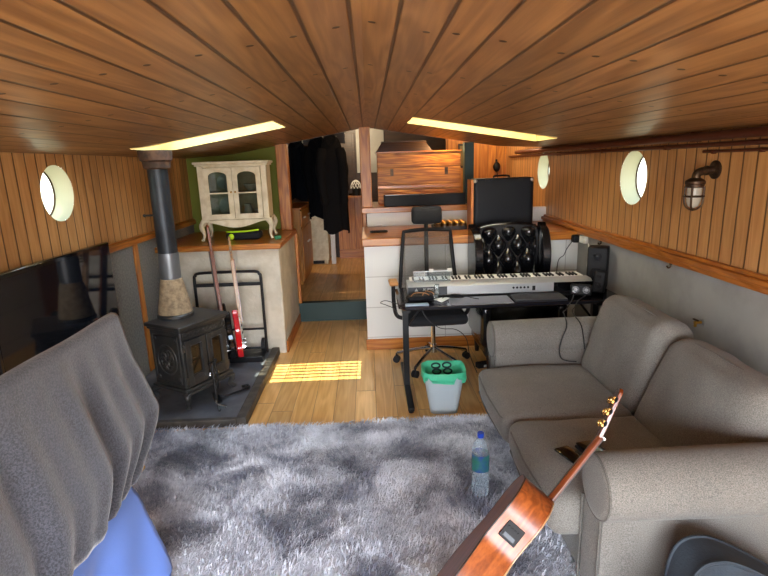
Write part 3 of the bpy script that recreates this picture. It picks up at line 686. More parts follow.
# airer with the towel and the blue sheet
AX = -1.10
ar = thing('clothes_airer', 'wooden clothes airer almost hidden by the grey towel and blue sheet', 'airer', (AX, 1.35, .0125))
for y in (-1.0, .62):
    MB().box(-.016, .0, y-.015, y+.015, 0, 1.073).build('post', W['dowel'], ar, bevel=.003)
    MB().box(-.12, .08, y-.02, y+.02, 0, .03).build('foot', W['dowel'], ar, bevel=.003)
    MB().box(-.05, .05, y+.016, y+.034, .362, .380).build('side_rail', W['dowel'], ar, bevel=.003)
MB().cyl((0, -1.02, 1.085), (0, .70, 1.085), .011, n=10).build('top_rail', W['dowel'], ar)
MB().cyl((.035, -1.02, .392), (.035, .785, .392), .012, n=10).build('low_rail', W['dowel'], ar)
def towel_pt(u, v):
    # u runs along the rail, v runs over it from the far hem to the near hem
    L1, L2 = .50, .68; s = -L1+(L1+L2)*v; y = .28+1.87*u; r = .022
    if abs(s) < r*1.6: g = s/(r*1.6)*PI/2; x = AX+r*math.sin(g); z = 1.10+r*math.cos(g)
    else:
        q = abs(s)-r*1.6; sg = 1 if s > 0 else -1; x = AX+sg*(r+.085*q/.68); z = 1.10-q
        fold = math.sin(u*44+1.3*math.sin(u*9))*.010+math.sin(u*19.+.8)*.014+.009*math.sin(u*83+2*z)+(.006 if .050 < .68-q < .066 else 0)
        x += sg*fold*min(1, q/.25); t_ = q/.645; y += (u**3)*.20*t_**1.1-(u**3)*.42*max(0, (t_-.72)/.28)**1.6
        if u > .93 and s > 0: x -= (u-.93)/.07*.03*min(1, q/.2)
    y += 0.0; z += .006*math.sin(u*21)*(1 if abs(s) > .3 else .4)
    return Vector((x, y, z))
o = MB().grid(towel_pt, 110, 70).build('bath_towel', K['towel'], None, smooth=80, solid=.012); tag(o, 'charcoal grey bath towel draped over the wooden airer', 'towel')
bm_ = MB()
def sheet_pt(u, v):
    y = .45+1.53*u; s = v*.86-.30; R = .018
    x0 = AX+.035
    if s < 0: x = x0-.020-.01; z = .404+s*.9+.0
    else: x = x0+.022+.21*(s**.75)*(.35+.65*u)+.03*math.sin(u*13+s*4)*min(1, s/.2)+.014*math.sin(u*29+s*9)*min(1, s/.2); z = .412-s*.68; y = y-.03*math.sin(PI*min(1, s/.5))*u-.22*(u**3)*max(0, s-.1)
    if abs(s) < .04: z = .424-abs(s)*.3; x = x0+s*.6
    return Vector((x, y, max(z, .075)))
o = MB().grid(sheet_pt, 70, 60).build('bed_sheet', K['bluesheet'], None, smooth=80, solid=.004); tag(o, 'light blue cotton sheet hanging below the grey towel', 'sheet')
# ------------------------------------------------------------------ sofa
sf = thing('sofa', 'grey fabric two seat sofa with rolled arms along the right wall', 'sofa', (1.3, 2.42, 0))
def L(x, y, z): return (x-1.3, y-2.42, z)
T0 = Matrix.Translation((-1.3, -2.42, 0))
b = MB(); b.M = T0; b.cushion((1.02, 1.42, .24), .02, M=Matrix.Translation((1.31, 2.42, .175)), n=(8, 8, 4)); b.build('base', K['sofa'], sf)
for sx in (.88, 1.74):
    for sy in (1.66, 3.18):
        b = MB(); b.M = T0; b.cyl((sx, sy, .0), (sx, sy, .06), .022, .028, n=14); b.build('foot', W['brown'], sf)
b = MB(); b.M = T0; b.cushion((.28, 1.42, .60), .05, M=Matrix.Translation((1.72, 2.42, .36)), n=(6, 14, 8)); b.build('back_frame', K['sofa'], sf)
def seatc(y0, y1, seed, x0, nm):
    b = MB(); b.M = T0; cx = (x0+1.34)/2; M_ = Matrix.Translation((cx, (y0+y1)/2, .335))
    b.cushion((1.34-x0, y1-y0, .175), .055, (.02, .004, .028), (26, 26, 8), M_, wr=.011, ws=3.6, seed=seed); c = b.build('seat_cushion', K['sofa'], sf, smooth=80)
    g = MB(); g.M = T0; hx, hy = (1.34-x0)/2, (y1-y0)/2
    for z in (.386, .284):
        g.tube([(x0+.02, y1-.04, z), (x0-.002, y1-.08, z), (x0-.014, (y0+y1)/2, z), (x0-.002, y0+.08, z), (x0+.02, y0+.04, z)], .0045, 6)
    g.build('piping', K['welt'], c)
seatc(1.735, 2.405, 3.1, .665, 'near'); seatc(2.415, 3.105, 8.4, .655, 'far')
def backc(y0, y1, seed, dz, lean, dx):
    b = MB(); b.M = T0; M_ = Matrix.Translation((1.475+dx, (y0+y1)/2, .60+dz)) @ rotm(0, math.radians(lean), 0) @ rotm(seed*.004, 0, seed*.003)
    b.cushion((.23, y1-y0, .52), .075, (.035, .01, .02), (10, 28, 24), M_, wr=.019, ws=3.2, seed=seed); c = b.build('back_cushion', K['sofa'], sf, smooth=80)
    g = MB(); g.M = T0; h = (y1-y0)/2
    g.tube([M_ @ Vector(p) for p in smoothpath([(-.06, -h+.03, -.2), (-.068, -h+.018, .15), (-.062, -h+.07, .246), (-.066, 0, .268), (-.062, h-.07, .246), (-.068, h-.018, .15), (-.06, h-.03, -.2)], 8)], .0045, 6); g.build('piping', K['welt'], c)
backc(1.74, 2.41, 5.2, -.035, 20, 0); backc(2.42, 3.10, -2.2, .01, 17, .0)
def arm(yc, sgn):
    b = MB(); b.M = T0; x0, x1 = .775, 1.86
    y_in = yc-sgn*.115
    ya, yb = sorted((y_in, y_in+sgn*.17))
    b.cushion((x1-x0, yb-ya, .50), .02, M=Matrix.Translation(((x0+x1)/2, (ya+yb)/2, .31)), n=(8, 4, 6)); a = b.build('arm', K['sofa'], sf)
    r = .118; zc_ = .562; R_ = Matrix.Translation((x0-.012, yc, zc_)) @ rotm(0, PI/2, 0)
    g = MB(); g.M = T0; ln = x1-x0+.012
    g.lathe([(r-.03, 0), (r-.008, .004), (r, .016), (r+.004, ln*.3), (r+.006, ln*.55), (r+.003, ln*.85), (r, ln-.02), (r-.02, ln)], 40, R_); g.build('arm_roll', K['sofa'], a, smooth=50)
    g = MB(); g.M = T0
    g.tube([R_ @ Vector(((r-.004)*math.cos(t), (r-.004)*math.sin(t), .008)) for t in [2*PI*q/40 for q in range(40)]], .005, 6, closed=True)
    g.tube([(x0-.002, ya+.008, .08), (x0-.002, ya+.008, .46)], .0045, 6).tube([(x0-.002, yb-.008, .08), (x0-.002, yb-.008, .46)], .0045, 6)
    g.build('piping', K['welt'], a)
arm(1.615, -1); arm(3.225, 1)
o = MB().cushion((.075, .15, .012), .005, n=(6, 6, 3)).build('smartphone', K['bezel'], None, loc=(.835, 1.98, .457), rot=(0, .03, .38)); tag(o, 'black mobile phone on the seat cushion, the one further from the guitar neck', 'phone')
o = thing('wallet', 'folded black wallet on the seat cushion beside the guitar neck', 'wallet', (.925, 2.0, .464), (0, .03, .25))
MB().cushion((.09, .12, .014), .006, M=Matrix.Translation((0, 0, -.001)), n=(6, 6, 3)).build('cover', K['caseleather'], o)
MB().cushion((.085, .115, .012), .005, M=Matrix.Translation((.002, 0, .013)), n=(6, 6, 3)).build('flap', K['bezel'], o)
# ------------------------------------------------------------------ acoustic guitar
def raydir(u, v): return cx*((u-384)/f)+cyv*((v-288)/f)+cz
def at_z(u, v, z):
    d = raydir(u, v); return Vector((0, 0, 1.7))+d*((z-1.7)/d.z)
nut = at_z(602, 438, .737); low = at_z(447, 634, .115)
a_ = (nut-low).normalized(); base_ = nut-a_*.87
bk = Vector((-.655, .45, .59)); bk = (bk-a_*bk.dot(a_)).normalized(); xl = bk.cross(a_).normalized()
ga = bpy.data.objects.new('acoustic_guitar', None); COL.objects.link(ga); ga.empty_display_size = .05
MW = Matrix.Identity(4)
for r in range(3): MW[r][0] = xl[r]; MW[r][1] = bk[r]; MW[r][2] = a_[r]
MW.translation = base_; ga.matrix_world = MW
tag(ga, 'glossy brown acoustic guitar leaning on the near arm of the sofa', 'guitar')
half = [(0, 0), (.10, .006), (.165, .045), (.198, .115), (.193, .19), (.155, .265), (.133, .305), (.137, .36), (.145, .41), (.125, .455), (.07, .485), (.03, .49)]
half = [(x, z*1.2) for x, z in half]
full = half+[(-x, z) for x, z in half[::-1][:-1]]
OL = outline(full, 5)
MB().prism(OL, .004, .118).build('body_side', W['hog'], ga, smooth=40)
MB().prism([(x*.998, z*.998+.0005) for x, z in OL], .118, .122).build('back_plate', W['hog'], ga, smooth=40)
MB().prism([(x*.998, z*.998+.0005) for x, z in OL], 0., .004).build('soundboard', W['spruce'], ga, smooth=40)
for y in (.002, .120): MB().tube([(x*1.003, y, z*1.003-.0005) for x, z in OL], .0028, 6, closed=True).build('binding', W['brown'] if y > .05 else W['maple'], ga)
MB().prism([(-.028, .58), (.028, .58), (.022, .87), (-.022, .87)], -.004, .0).build('fretboard', W['brown'], ga)
def neckp(u, v):
    z = .55+.32*v; g = PI*u; w_ = .029-.007*v; dp = .021-.003*v+(.07*max(0, 1-(v/.14))**2 if v < .14 else 0)
    return Vector((w_*math.cos(g), .0+dp*math.sin(g)**.8, z))
MB().grid(neckp, 13, 40).build('neck', W['neck'], ga, smooth=60, solid=.002)
hM = Matrix.Translation((0, .004, .87)) @ rotm(math.radians(-13), 0, 0)
hb = MB(); hb.prism([(-.022, -.004), (.022, -.004), (.030, .03), (.037, .17), (.020, .185), (0, .18), (-.020, .185), (-.037, .17), (-.030, .03)], -.001, .013, M=hM); hd = hb.build('headstock', W['neck'], ga, bevel=.002)
MB().box(-.022, .022, -.009, .003, .866, .874).build('nut', K['ivory'], ga)
for sx in (-1, 1):
    for k in range(3):
        z = .045+.045*k; x0 = .030+.0022*k*sx*sx; c0 = hM @ Vector((sx*.020, .016, z))
        t = MB(); t.M = hM
        t.cbox((sx*.022, .0175, z), (.022, .009, .026)).cyl((sx*.022, .022, z), (sx*.022, .027, z), .008, n=10).cyl((sx*.028, .016, z), (sx*(x0+.024), .016, z), .0035, n=8); tn = t.build('tuning_machine', K['gold'], hd, bevel=.002)
        t = MB(); t.M = hM; t.ball((sx*(x0+.030), .016, z), .010, (.8, .55, 1.1), 12, 8); t.build('button', K['black'], tn)
M_ = Matrix.Translation((-.1375, .060, .43)) @ rotm(0, math.radians(4), 0)
t = MB(); t.M = M_; t.cbox((-.004, 0, 0), (.008, .062, .062)); pr = t.build('preamp', K['rubber'], ga, bevel=.002)
for q in range(4):
    t = MB(); t.M = M_; t.cyl((-.008, -.018+.012*q, .012), (-.013, -.018+.012*q, .012), .0045, n=12); t.build('knob', K['rubber'], pr)
t = MB(); t.M = M_; t.cbox((-.0085, .0, -.015), (.001, .04, .014)); t.build('display', K['navy'], pr)

# ------------------------------------------------------------------ bottle, padded bag, bin
wb = thing('water_bottle', 'clear plastic water bottle with a blue cap standing on the rug', 'bottle', (.520, 2.36, .028))
MB().lathe([(.030, .0), (.040, .004), (.044, .018), (.044, .05), (.042, .06), (.044, .07), (.044, .11), (.042, .118), (.044, .126), (.044, .20), (.0435, .245), (.036, .282), (.022, .308), (.0145, .318), (.0145, .335)], 32).build('bottle_body', K['water'], wb)
MB().lathe([(.016, .322), (.0165, .325), (.0165, .345), (.015, .347)], 24).build('cap', K['bluecap'], wb)
MB().grid(lambda u, v: Vector((.0446*math.cos(2*PI*u), .0446*math.sin(2*PI*u), .145+.09*v)), 32, 3, closeu=True).build('label_band', K['label'], wb)
gb = thing('padded_bag', 'blue-grey padded bag with piped edges standing by the near sofa arm', 'bag', (1.14, 1.32, 0))
pr_ = outline([(-.205, .03), (-.20, .25), (-.190, .40), (-.160, .465), (-.11, .482), (-.05, .47), (.06, .41), (.20, .315), (.27, .24), (.29, .12), (.28, .03)], 5)
MB().prism(pr_, .0, .12).build('body', K['greybag'], gb, bevel=.018, smooth=60)
MB().tube([(x, .004, z) for x, z in pr_], .006, 6, closed=True).tube([(x, .116, z) for x, z in pr_], .006, 6, closed=True).build('piping', K['greybag'], gb)
MB().cushion((.30, .10, .36), .045, (.0, .01, .01), (12, 8, 12), M=Matrix.Translation((-.16, -.07, .205))).build('front_pocket', K['greybag'], gb)
bn = thing('waste_bin', 'pale grey plastic waste bin with a green liner under the desk', 'bin', (.475, 3.375, 0), (0, 0, math.radians(-3)))
def bring(z, t, off=0., n=40):
    hx, hy = .095+.045*t+off, .075+.040*t+off; out = []
    for k in range(n):
        g = 2*PI*k/n; c, s = math.cos(g), math.sin(g); out.append(Vector((hx*math.copysign(abs(c)**.45, c), hy*math.copysign(abs(s)**.45, s), z)))
    return out
MB().grid(lambda u, v: bring(.003+.297*v, v)[int(round(u*40)) % 40], 40, 8, closeu=True).add(bring(.003, 0), [tuple(range(40))]).build('bin_body', K['bin'], bn, solid=.003, smooth=60)
MB().tube(bring(.30, 1, .003), .006, 6, closed=True).build('rim', K['bin'], bn)
def liner(u, v):
    k = int(round(u*40)) % 40; w_ = .005*math.sin(k*1.9)+.004*math.sin(k*3.1)
    if v < .45: q = v/.45; return bring(.06+.255*q, .2+.8*q, -.008+w_*.4)[k]
    q = (v-.45)/.55; p = bring(.315-.062*q-.020*math.sin(k*.9)*q-.010*math.sin(k*2.3)*q+.004*math.sin(q*9), 1-.25*q, .010+.008*math.sin(PI*q)+w_*q*1.3)[k]
    return p+Vector((0, 0, .008*math.sin(PI*min(1, q*3))))
ln_ = MB().grid(liner, 40, 24, closeu=True).build('liner', K['bag'], bn, smooth=80)
for (x_, z_, r_) in ((-.044, .292, .029), (.034, .295, .029), (-.038, .249, .029), (.040, .251, .029)):
    t = .2+.8*(z_-.06)/.255; yy = .075+.04*t-.018
    MB().tube([(x_+r_*math.cos(q), yy+.012*(z_+r_*math.sin(q)-.26), z_+r_*math.sin(q)*.62) for q in [2*PI*i/24 for i in range(24)]], .0065, 6, closed=True).build('printed_ring', K['print'], ln_)

# ------------------------------------------------------------------ desk and what is on it
dk = thing('desk', 'black desk with metal legs carrying the piano, beside the sofa', 'desk', (.98, 3.92, 0))
ch = .045
MB().prism([(-.79, -.30+ch), (-.745, -.32), (.82, -.32), (.87, -.32+ch), (.87, .30), (-.745, .31), (-.79, .31-ch)], .668, .694, axis='z').build('desktop', K['desk'], dk, bevel=.004)
for sx in (-1, 1):
    x = -.735 if sx < 0 else .70
    MB().box(x-.022, x+.022, -.20, -.15, .04, .668).build('leg', K['blackm'], dk, bevel=.004)
    MB().box(x-.022, x+.022, -.60, .28, .018, .045).build('foot', K['blackm'], dk, bevel=.006)
    for y in (-.57, .25): MB().cyl((x, y, 0), (x, y, .018), .018, n=14).build('foot_pad', K['rubber'], dk)
    MB().box(x-.03, x+.03, -.28, .26, .64, .668).build('bracket', K['blackm'], dk)
    MB().tube([(x+.0-sx*.02, -.17, .52), (x-sx*.13, -.17, .66)], .009, 8).build('brace', K['blackm'], dk)
MB().box(-.70, .68, .12, .15, .60, .645).build('cross_bar', K['blackm'], dk)
pn = thing('digital_piano', 'silver digital piano with white and black keys on the black desk', 'piano', (.99, 3.985, .694), (0, 0, math.radians(-1.0)))
LX = .71
b = MB().prism([(-.13, .012), (-.13, .085), (-.09, .104), (.0, .104), (.0, .086), (.15, .082), (.15, .012)], -LX, LX, axis='x'); b.build('case', K['silver'], pn, bevel=.004)
MB().box(-LX, -LX+.30, -.134, -.1305, .018, .083).build('name_panel', K['navy'], pn)
MB().box(LX-.30, LX, -.133, -.1305, .016, .086).build('end_panel', K['bezel'], pn)
lettering('name_lettering', 'ALESIS', .030, K['paper'], pn, Matrix.Translation((-LX+.155, -.1345, .062)) @ rotm(PI/2, 0, 0))
b = MB().prism([(-LX+.05, .052), (-LX+.078, .052), (-LX+.064, .075)], -.136, -.1343); b.build('name_mark', K['paper'], pn)
for k in range(5): MB().cyl((.10+.028*k, -.128, .055), (.10+.028*k, -.1345, .055), .0085, n=12).build('socket', K['black'], pn)
MB().box(.245, .268, -.134, -.130, .03, .065).build('socket', K['black'], pn)
nw = 52; kw = (2*LX-.05)/nw
for k in range(nw):
    x = -LX+.025+kw*k; MB().box(x+.0009, x+kw-.0009, .002, .145, .088, .106).build('white_key', K['ivory'], pn, smooth=0)
for k in range(nw-1):
    if (k % 7) in (0, 2, 3, 5, 6):
        x = -LX+.025+kw*(k+1); MB().box(x-.006, x+.006, .002, .092, .106, .117).build('black_key', K['black'], pn, smooth=0)
for sx in (-1, 1):
    for y in (-.10, .12): MB().cyl((sx*(LX-.08), y, 0.0005), (sx*(LX-.08), y, .013), .014, n=12).build('rubber_foot', K['rubber'], pn)
ms = thing('music_rest', 'clear acrylic music rest with white clips standing on the piano', 'music stand', (.50, 3.975, .80))
MB().box(-.17, .12, -.004, .004, .005, .075).build('acrylic_sheet', K['acrylic'], ms, bevel=.002)
for x in (-.03, .115): MB().box(x-.017, x+.017, -.010, .010, .070, .093).build('clip', K['white'], ms, bevel=.002)
MB().box(-.17, .12, -.006, .006, .072, .078).build('top_edge', K['paper'], ms)
MB().box(-.17, .12, -.03, .012, .0, .006).build('foot', K['acrylic'], ms)
o = MB().grid(lambda u, v: Vector((.018*(u*2-1)+.012*v, -.04*(1-v)-.01+.015*math.sin(v*3), .02+.10*v)), 4, 10).build('paper_strip', K['acrylic'], None, solid=.002, loc=(.485, 3.845, .684)); tag(o, 'pale curled plastic strip standing against the piano at the desk', 'strip')
def flat(name, label, cat, loc, rz, poly, th, m, grp=None, bev=.001):
    o = MB().prism(poly, 0, th, axis='z').build(name, m, None, loc=loc, rot=(0, 0, rz), bevel=bev); return tag(o, label, cat, grp)
R4 = lambda w, d: [(-w/2, -d/2), (w/2, -d/2), (w/2, d/2), (-w/2, d/2)]
flat('mouse_mat', 'grey rectangular mat lying flat on the middle of the desk', 'mat', (.80, 3.72, .6945), 0, R4(.46, .22), .003, mat('grey_mat', '6d6f7c', .35))
o = thing('laptop_sleeve', 'flat black laptop sleeve on the desk right of the grey mat', 'sleeve', (1.23, 3.70, .695), (0, 0, -.03))
MB().cushion((.38, .20, .022), .010, M=Matrix.Translation((0, 0, .011)), n=(12, 8, 3)).build('sleeve', mat('black_sleeve_cloth', '24252d', .6, bump=(80, .3)), o)
MB().tube([(-.18, -.098, .012), (.18, -.098, .012)], .003, 6).build('zip', K['black'], o)
o = thing('tablet', 'pale grey slim tablet on the front left corner of the desk', 'tablet', (.325, 3.645, .695), (0, 0, 0))
MB().cushion((.17, .055, .010), .004, M=Matrix.Translation((0, 0, .005)), n=(6, 6, 3)).build('case', mat('blue_grey_metal', '8d9aac', .3, .5), o)
MB().box(-.08, .08, -.024, .024, .0101, .011).build('screen', mat('pale_screen', 'a8b6c6', .15), o, smooth=0)
flat('paper_sheet', 'white folded paper sheet on the desk next to the tangled cables', 'paper', (.53, 3.745, .6985), .5, [(-.05, -.05), (.08, .02), (.05, .07), (-.05, .05)], .004, K['paper'])
o = thing('cable_pouch', 'open dark pouch full of cables on the left end of the desk', 'pouch', (.36, 3.765, .699), (0, 0, .2))
MB().cushion((.20, .09, .045), .02, M=Matrix.Translation((0, 0, .023)), wr=.006, ws=14).build('pouch', K['caseleather'], o)
for k in range(5):
    MB().tube(smoothpath([(-.08+.03*k, -.03, .045), (-.04+.03*k, .0+.01*k, .06), (.03+.02*k, -.01, .058), (.06+.012*k, -.035, .045)]), .0035, 6).build('cable', K['cable'] if k % 3 else mat('orange_cable', 'a5764a', .5), o)
o = MB().tube(smoothpath([(-.07, -.02, .004), (-.02, .04, .008), (.06, .03, .006), (.09, -.02, .005), (.04, -.05, .01), (-.03, -.02, .012), (.02, .03, .016), (.10, .0, .01), (.15, -.05, .004), (.19, -.09, .004)], 6), .0035, 6).build('cable_tangle', K['cable'], None, loc=(.60, 3.80, .704)); tag(o, 'tangled black cable on the desk in front of the piano keys', 'cable')
# speakers
def speaker(label, loc, rot, d, drivers, name='speaker'):
    o = thing(name, label, 'speaker', loc, rot, None)
    MB().box(-d[0]/2, d[0]/2, -d[1]/2, d[1]/2, 0, d[2]).build('cabinet', K['black'], o, bevel=.012)
    for x, z, r, m in drivers:
        R_ = Matrix.Translation((x, -d[1]/2, z)) @ rotm(PI/2, 0, 0)
        dr = MB().lathe([(r, 0), (r, .004), (r*.86, .006), (r*.8, .001)], 28, R_).build('driver', K['rubber'], o)
        b = MB().lathe([(r*.78, .001), (r*.35, .0005), (r*.3, .004)], 28, R_); b.ball((x, -d[1]/2-.002, z), r*.42, (1, .45, 1)); b.build('cone', m, dr)
    return o
speaker('small black speaker lying sideways with two round silver drivers, on the desk', (1.555, 3.715, .704), (math.radians(-12), 0, math.radians(-22)), (.15, .09, .085), [(-.037, .042, .031, K['steel']), (.037, .042, .031, K['steel'])])
speaker('small black speaker standing upright behind the sideways one on the desk', (1.715, 3.78, .704), (math.radians(-10), math.radians(4), math.radians(-32)), (.085, .10, .165), [(0, .055, .03, K['black']), (0, .12, .016, K['black'])])
speaker('tallest black speaker, at the back right end of the desk by the wall', (1.79, 3.98, .695), (0, 0, math.radians(-30)), (.15, .12, .33), [(0, .12, .055, K['navy']), (0, .255, .03, K['navy'])])
def cable(label, pts, r=.004, m=None, name='cable'):
    o = MB().tube(smoothpath(pts, 7), r, 6).build(name, m or K['cable']); return tag(o, label, 'cable')
cable('black cable looping down over the far sofa arm from the desk speakers', [(1.48, 3.66, .722), (1.43, 3.56, .715), (1.33, 3.40, .695), (1.28, 3.32, .70), (1.25, 3.22, .706), (1.22, 3.10, .67), (1.185, 3.075, .60), (1.17, 3.07, .53), (1.18, 3.06, .475), (1.22, 3.05, .457), (1.27, 3.04, .455)])
cable('black cable running from the desk speakers across to the sofa back cushion', [(1.56, 3.64, .72), (1.47, 3.55, .71), (1.40, 3.43, .70), (1.34, 3.32, .705), (1.31, 3.21, .708), (1.31, 3.10, .68), (1.325, 3.085, .60), (1.335, 3.08, .52)])
cable('loose black cables poking out past the left end of the desk', [(.30, 3.72, .70), (.20, 3.68, .70), (.10, 3.66, .735), (.06, 3.66, .72), (.10, 3.67, .70), (.16, 3.70, .66), (.19, 3.78, .58)], .003)
cable('black cable hanging beneath the desk from the left leg bracket', [(.36, 3.70, .662), (.40, 3.68, .58), (.50, 3.69, .50), (.62, 3.70, .48), (.70, 3.72, .40), (.74, 3.8, .25), (.80, 3.9, .10), (.84, 3.98, .01)], .003)
# wall bits
o = thing('plug_adaptor', 'white wall socket with a black plug under the right rail end', 'socket', (1.885, 4.52, 1.0))
MB().box(-.02, .014, -.075, .035, -.03, .03).build('socket_plate', K['white'], o, bevel=.004)
MB().cushion((.06, .06, .07), .015, M=Matrix.Translation((-.045, .06, 0))).build('plug', K['black'], o)
cable('thin black cable hanging down the white panels from the plug', [(1.82, 4.60, .97), (1.79, 4.64, .90), (1.77, 4.652, .84), (1.72, 4.654, .78), (1.71, 4.654, .55), (1.70, 4.654, .3)], .0035)
cable('white cable hanging down the grey wall behind the tallest speaker', [(1.885, 4.40, .98), (1.888, 4.39, .90), (1.885, 4.40, .78), (1.887, 4.36, .70), (1.888, 4.34, .5)], .004, K['wcable'])
o = thing('wall_tap', 'small brass drain tap on the grey wall behind the sofa', 'tap', (HW, 2.82, .755), (0, 0, 0))
MB().cyl((-.0005, 0, 0), (-.006, 0, 0), .022, n=20).build('rose', K['steel'], o)
MB().cyl((-.006, 0, 0), (-.045, 0, 0), .009, n=12).cyl((-.038, 0, 0), (-.038, 0, -.025), .008, n=12).build('spout', K['brass'], o)
MB().cbox((-.038, 0, .016), (.012, .045, .008)).build('lever', K['bronze'], o, bevel=.002)
# bulkhead lamp
sl = thing('caged_wall_lamp', 'bronze caged wall lamp on a bent arm on the boarded right wall', 'wall lamp', (HW, 2.85, 1.615))
MB().lathe([(.050, 0.0005), (.050, .008), (.040, .016), (.03, .018)], 28, Matrix.Translation((0,0,0)) @ rotm(0, -PI/2, 0)).build('wall_rose', K['bronze'], sl)
P = smoothpath([(-.012, 0, 0), (-.05, 0, -.002), (-.088, -.006, -.008), (-.108, -.008, -.022), (-.112, -.008, -.05)], 6); MB().tube(P, .022, 14).tube([(-.046, 0, -.002), (-.058, 0, -.003)], .026, 14).build('arm', K['bronze'], sl)
lx, ly = -.112, -.008; TL = Matrix.Translation((lx, ly, 0))
MB().lathe([(.026, -.04), (.044, -.052), (.050, -.058), (.050, -.072), (.046, -.075), (.047, -.088), (.04, -.092)], 28, TL).build('cap', K['bronze'], sl)
MB().lathe([(.036, -.09), (.038, -.12), (.036, -.165), (.026, -.192), (.008, -.203)], 28, TL).build('glass_globe', K['frost'], sl)
b = MB()
for g in (PI/4, 3*PI/4): b.tube(smoothpath([(lx+.046*math.cos(g)*s_, ly+.046*math.sin(g)*s_, z) for s_, z in ((1, -.085), (1, -.16), (.75, -.196), (0, -.214), (-.75, -.196), (-1, -.16), (-1, -.085))], 5), .0052, 8)
b.tube([(lx+.048*math.cos(t), ly+.048*math.sin(t), -.138) for t in [2*PI*q/28 for q in range(28)]], .0055, 8, closed=True)
b.build('guard_cage', K['bronze'], sl)
# ------------------------------------------------------------------ office chair
oc = thing('office_chair', 'black mesh office chair with a headrest on chrome castor base', 'chair', (.51, 4.22, 0), (0, 0, math.radians(2)))
for k in range(5):
    g = math.radians(18+72*k); c, s = math.cos(g), math.sin(g)
    P = [(.03*c, .03*s, .155), (.18*c, .18*s, .125), (.32*c, .32*s, .085)]
    sp_ = MB().tube(smoothpath(P, 5), .014, 10, radii=None).build('spoke', K['chrome'], oc)
    b = MB()
    for q in (-.014, .014):
        e = Vector((.325*c, .325*s, .031)); n_ = Vector((-s, c, 0)); b.cyl(e+n_*(q-.009), e+n_*(q+.009), .030, n=20)
    b.cyl((.325*c, .325*s, .03), (.325*c, .325*s, .085), .009, n=10).build('castor', K['rubber'], sp_)
MB().cyl((0, 0, .12), (0, 0, .19), .034, .028, n=20).cyl((0, 0, .19), (0, 0, .40), .019, n=16).build('gas_lift', K['chrome'], oc)
MB().box(-.10, .10, -.12, .14, .395, .425).build('mechanism', K['black'], oc, bevel=.006)
MB().cushion((.50, .48, .085), .04, (0, .01, .012), M=Matrix.Translation((0, -.03, .468))).build('seat', K['navyfab'], oc)
zb, zt = .60, 1.125
def backp(x, z): return .235+.05*(z-zb)-.10*(1-(z-zb)/(zt-zb))*0+.22*x*x*-1
def bpt(u, v, sc=1.): z = zb+(zt-zb)*v; w_ = (.255-.05*v)*sc; x = -w_+2*w_*u; return Vector((x, .26+.05*v-.45*x*x+.03*math.sin(PI*v), z))
MB().grid(lambda u, v: bpt(u, v), 24, 20).build('back_mesh', K['mesh'], oc)
fr_ = [bpt(0, v/8) for v in range(9)]+[bpt(u/6, 1)+Vector((0, 0, .012*math.sin(PI*u/6))) for u in range(1, 6)]+[bpt(1, v/8) for v in range(8, -1, -1)]+[bpt(u/6, 0) for u in range(5, 0, -1)]
MB().tube(fr_, .017, 8, closed=True).build('back_frame', K['black'], oc)
MB().tube(smoothpath([(0, .12, .41), (0, .30, .45), (0, .335, .60), (0, .335, .9), (0, .34, 1.13), (0, .33, 1.24)]), .018, 10).build('spine', K['black'], oc)
MB().cushion((.265, .07, .145), .03, (0, .012, .006), M=Matrix.Translation((0, .30, 1.262)) @ rotm(-.12, 0, 0)).build('headrest', K['navyfab'], oc)
for s in (-1, 1):
    MB().tube(smoothpath([(s*.22, .02, .42), (s*.30, .05, .44), (s*.325, .05, .55), (s*.325, .06, .715)]), .017, 10).build('arm_post', K['black'], oc)
    MB().cushion((.075, .17, .035), .015, M=Matrix.Translation((s*.325, .055, .733))).build('arm_pad', K['tan'], oc)
# ------------------------------------------------------------------ leather chair
lc = thing('leather_armchair', 'black buttoned leather wing armchair behind the desk', 'armchair', (1.22, 4.22, 0))
SX, SZ = .17, .24
def lpt(u, v):
    x = -.255+.51*u; z = .40+.745*v
    h = abs(math.sin(PI*(x/SX+z/SZ)/1.)*math.sin(PI*(x/SX-z/SZ)/1.))**.45
    ed = min(1, min(u, 1-u)/.06)**.5*min(1, (1-v)/.06+0.0)**.5
    return Vector((x, .225+.075*(1-h*ed)+.04*(1-ed)+.10*v*.4+.10*(2*u-1)**2*-.3, z+.02*(1-(2*u-1)**2)*v))
MB().grid(lpt, 90, 120).build('buttoned_back', K['leather'], lc, smooth=80)
b = MB().prism(outline([(-.27, .20), (-.275, .7), (-.285, 1.0), (-.26, 1.13), (-.15, 1.165), (0, 1.172), (.15, 1.165), (.26, 1.13), (.285, 1.0), (.275, .7), (.27, .20)], 4), .30, .375); b.build('back_shell', K['leather'], lc, bevel=.02)
for i in range(-2, 3):
    for j in range(0, 8):
        x = SX/2*(i*1.0); z = .40+SZ*.5*j
        # creases cross where x/SX+z/SZ and x/SX-z/SZ are both whole
        pass
nb = 0
for m_ in range(-14, 15):
    for n__ in range(-14, 15):
        x = SX*(m_+n__)/2; z = SZ*(m_-n__)/2
        if abs(x) < .22 and .47 < z < 1.09:
            u = (x+.255)/.51; v = (z-.40)/.745; p = lpt(u, v); MB().ball((p.x, p.y-.004, p.z), .0125, (1, .6, 1), 10, 6).build('button', K['leather'], lc)
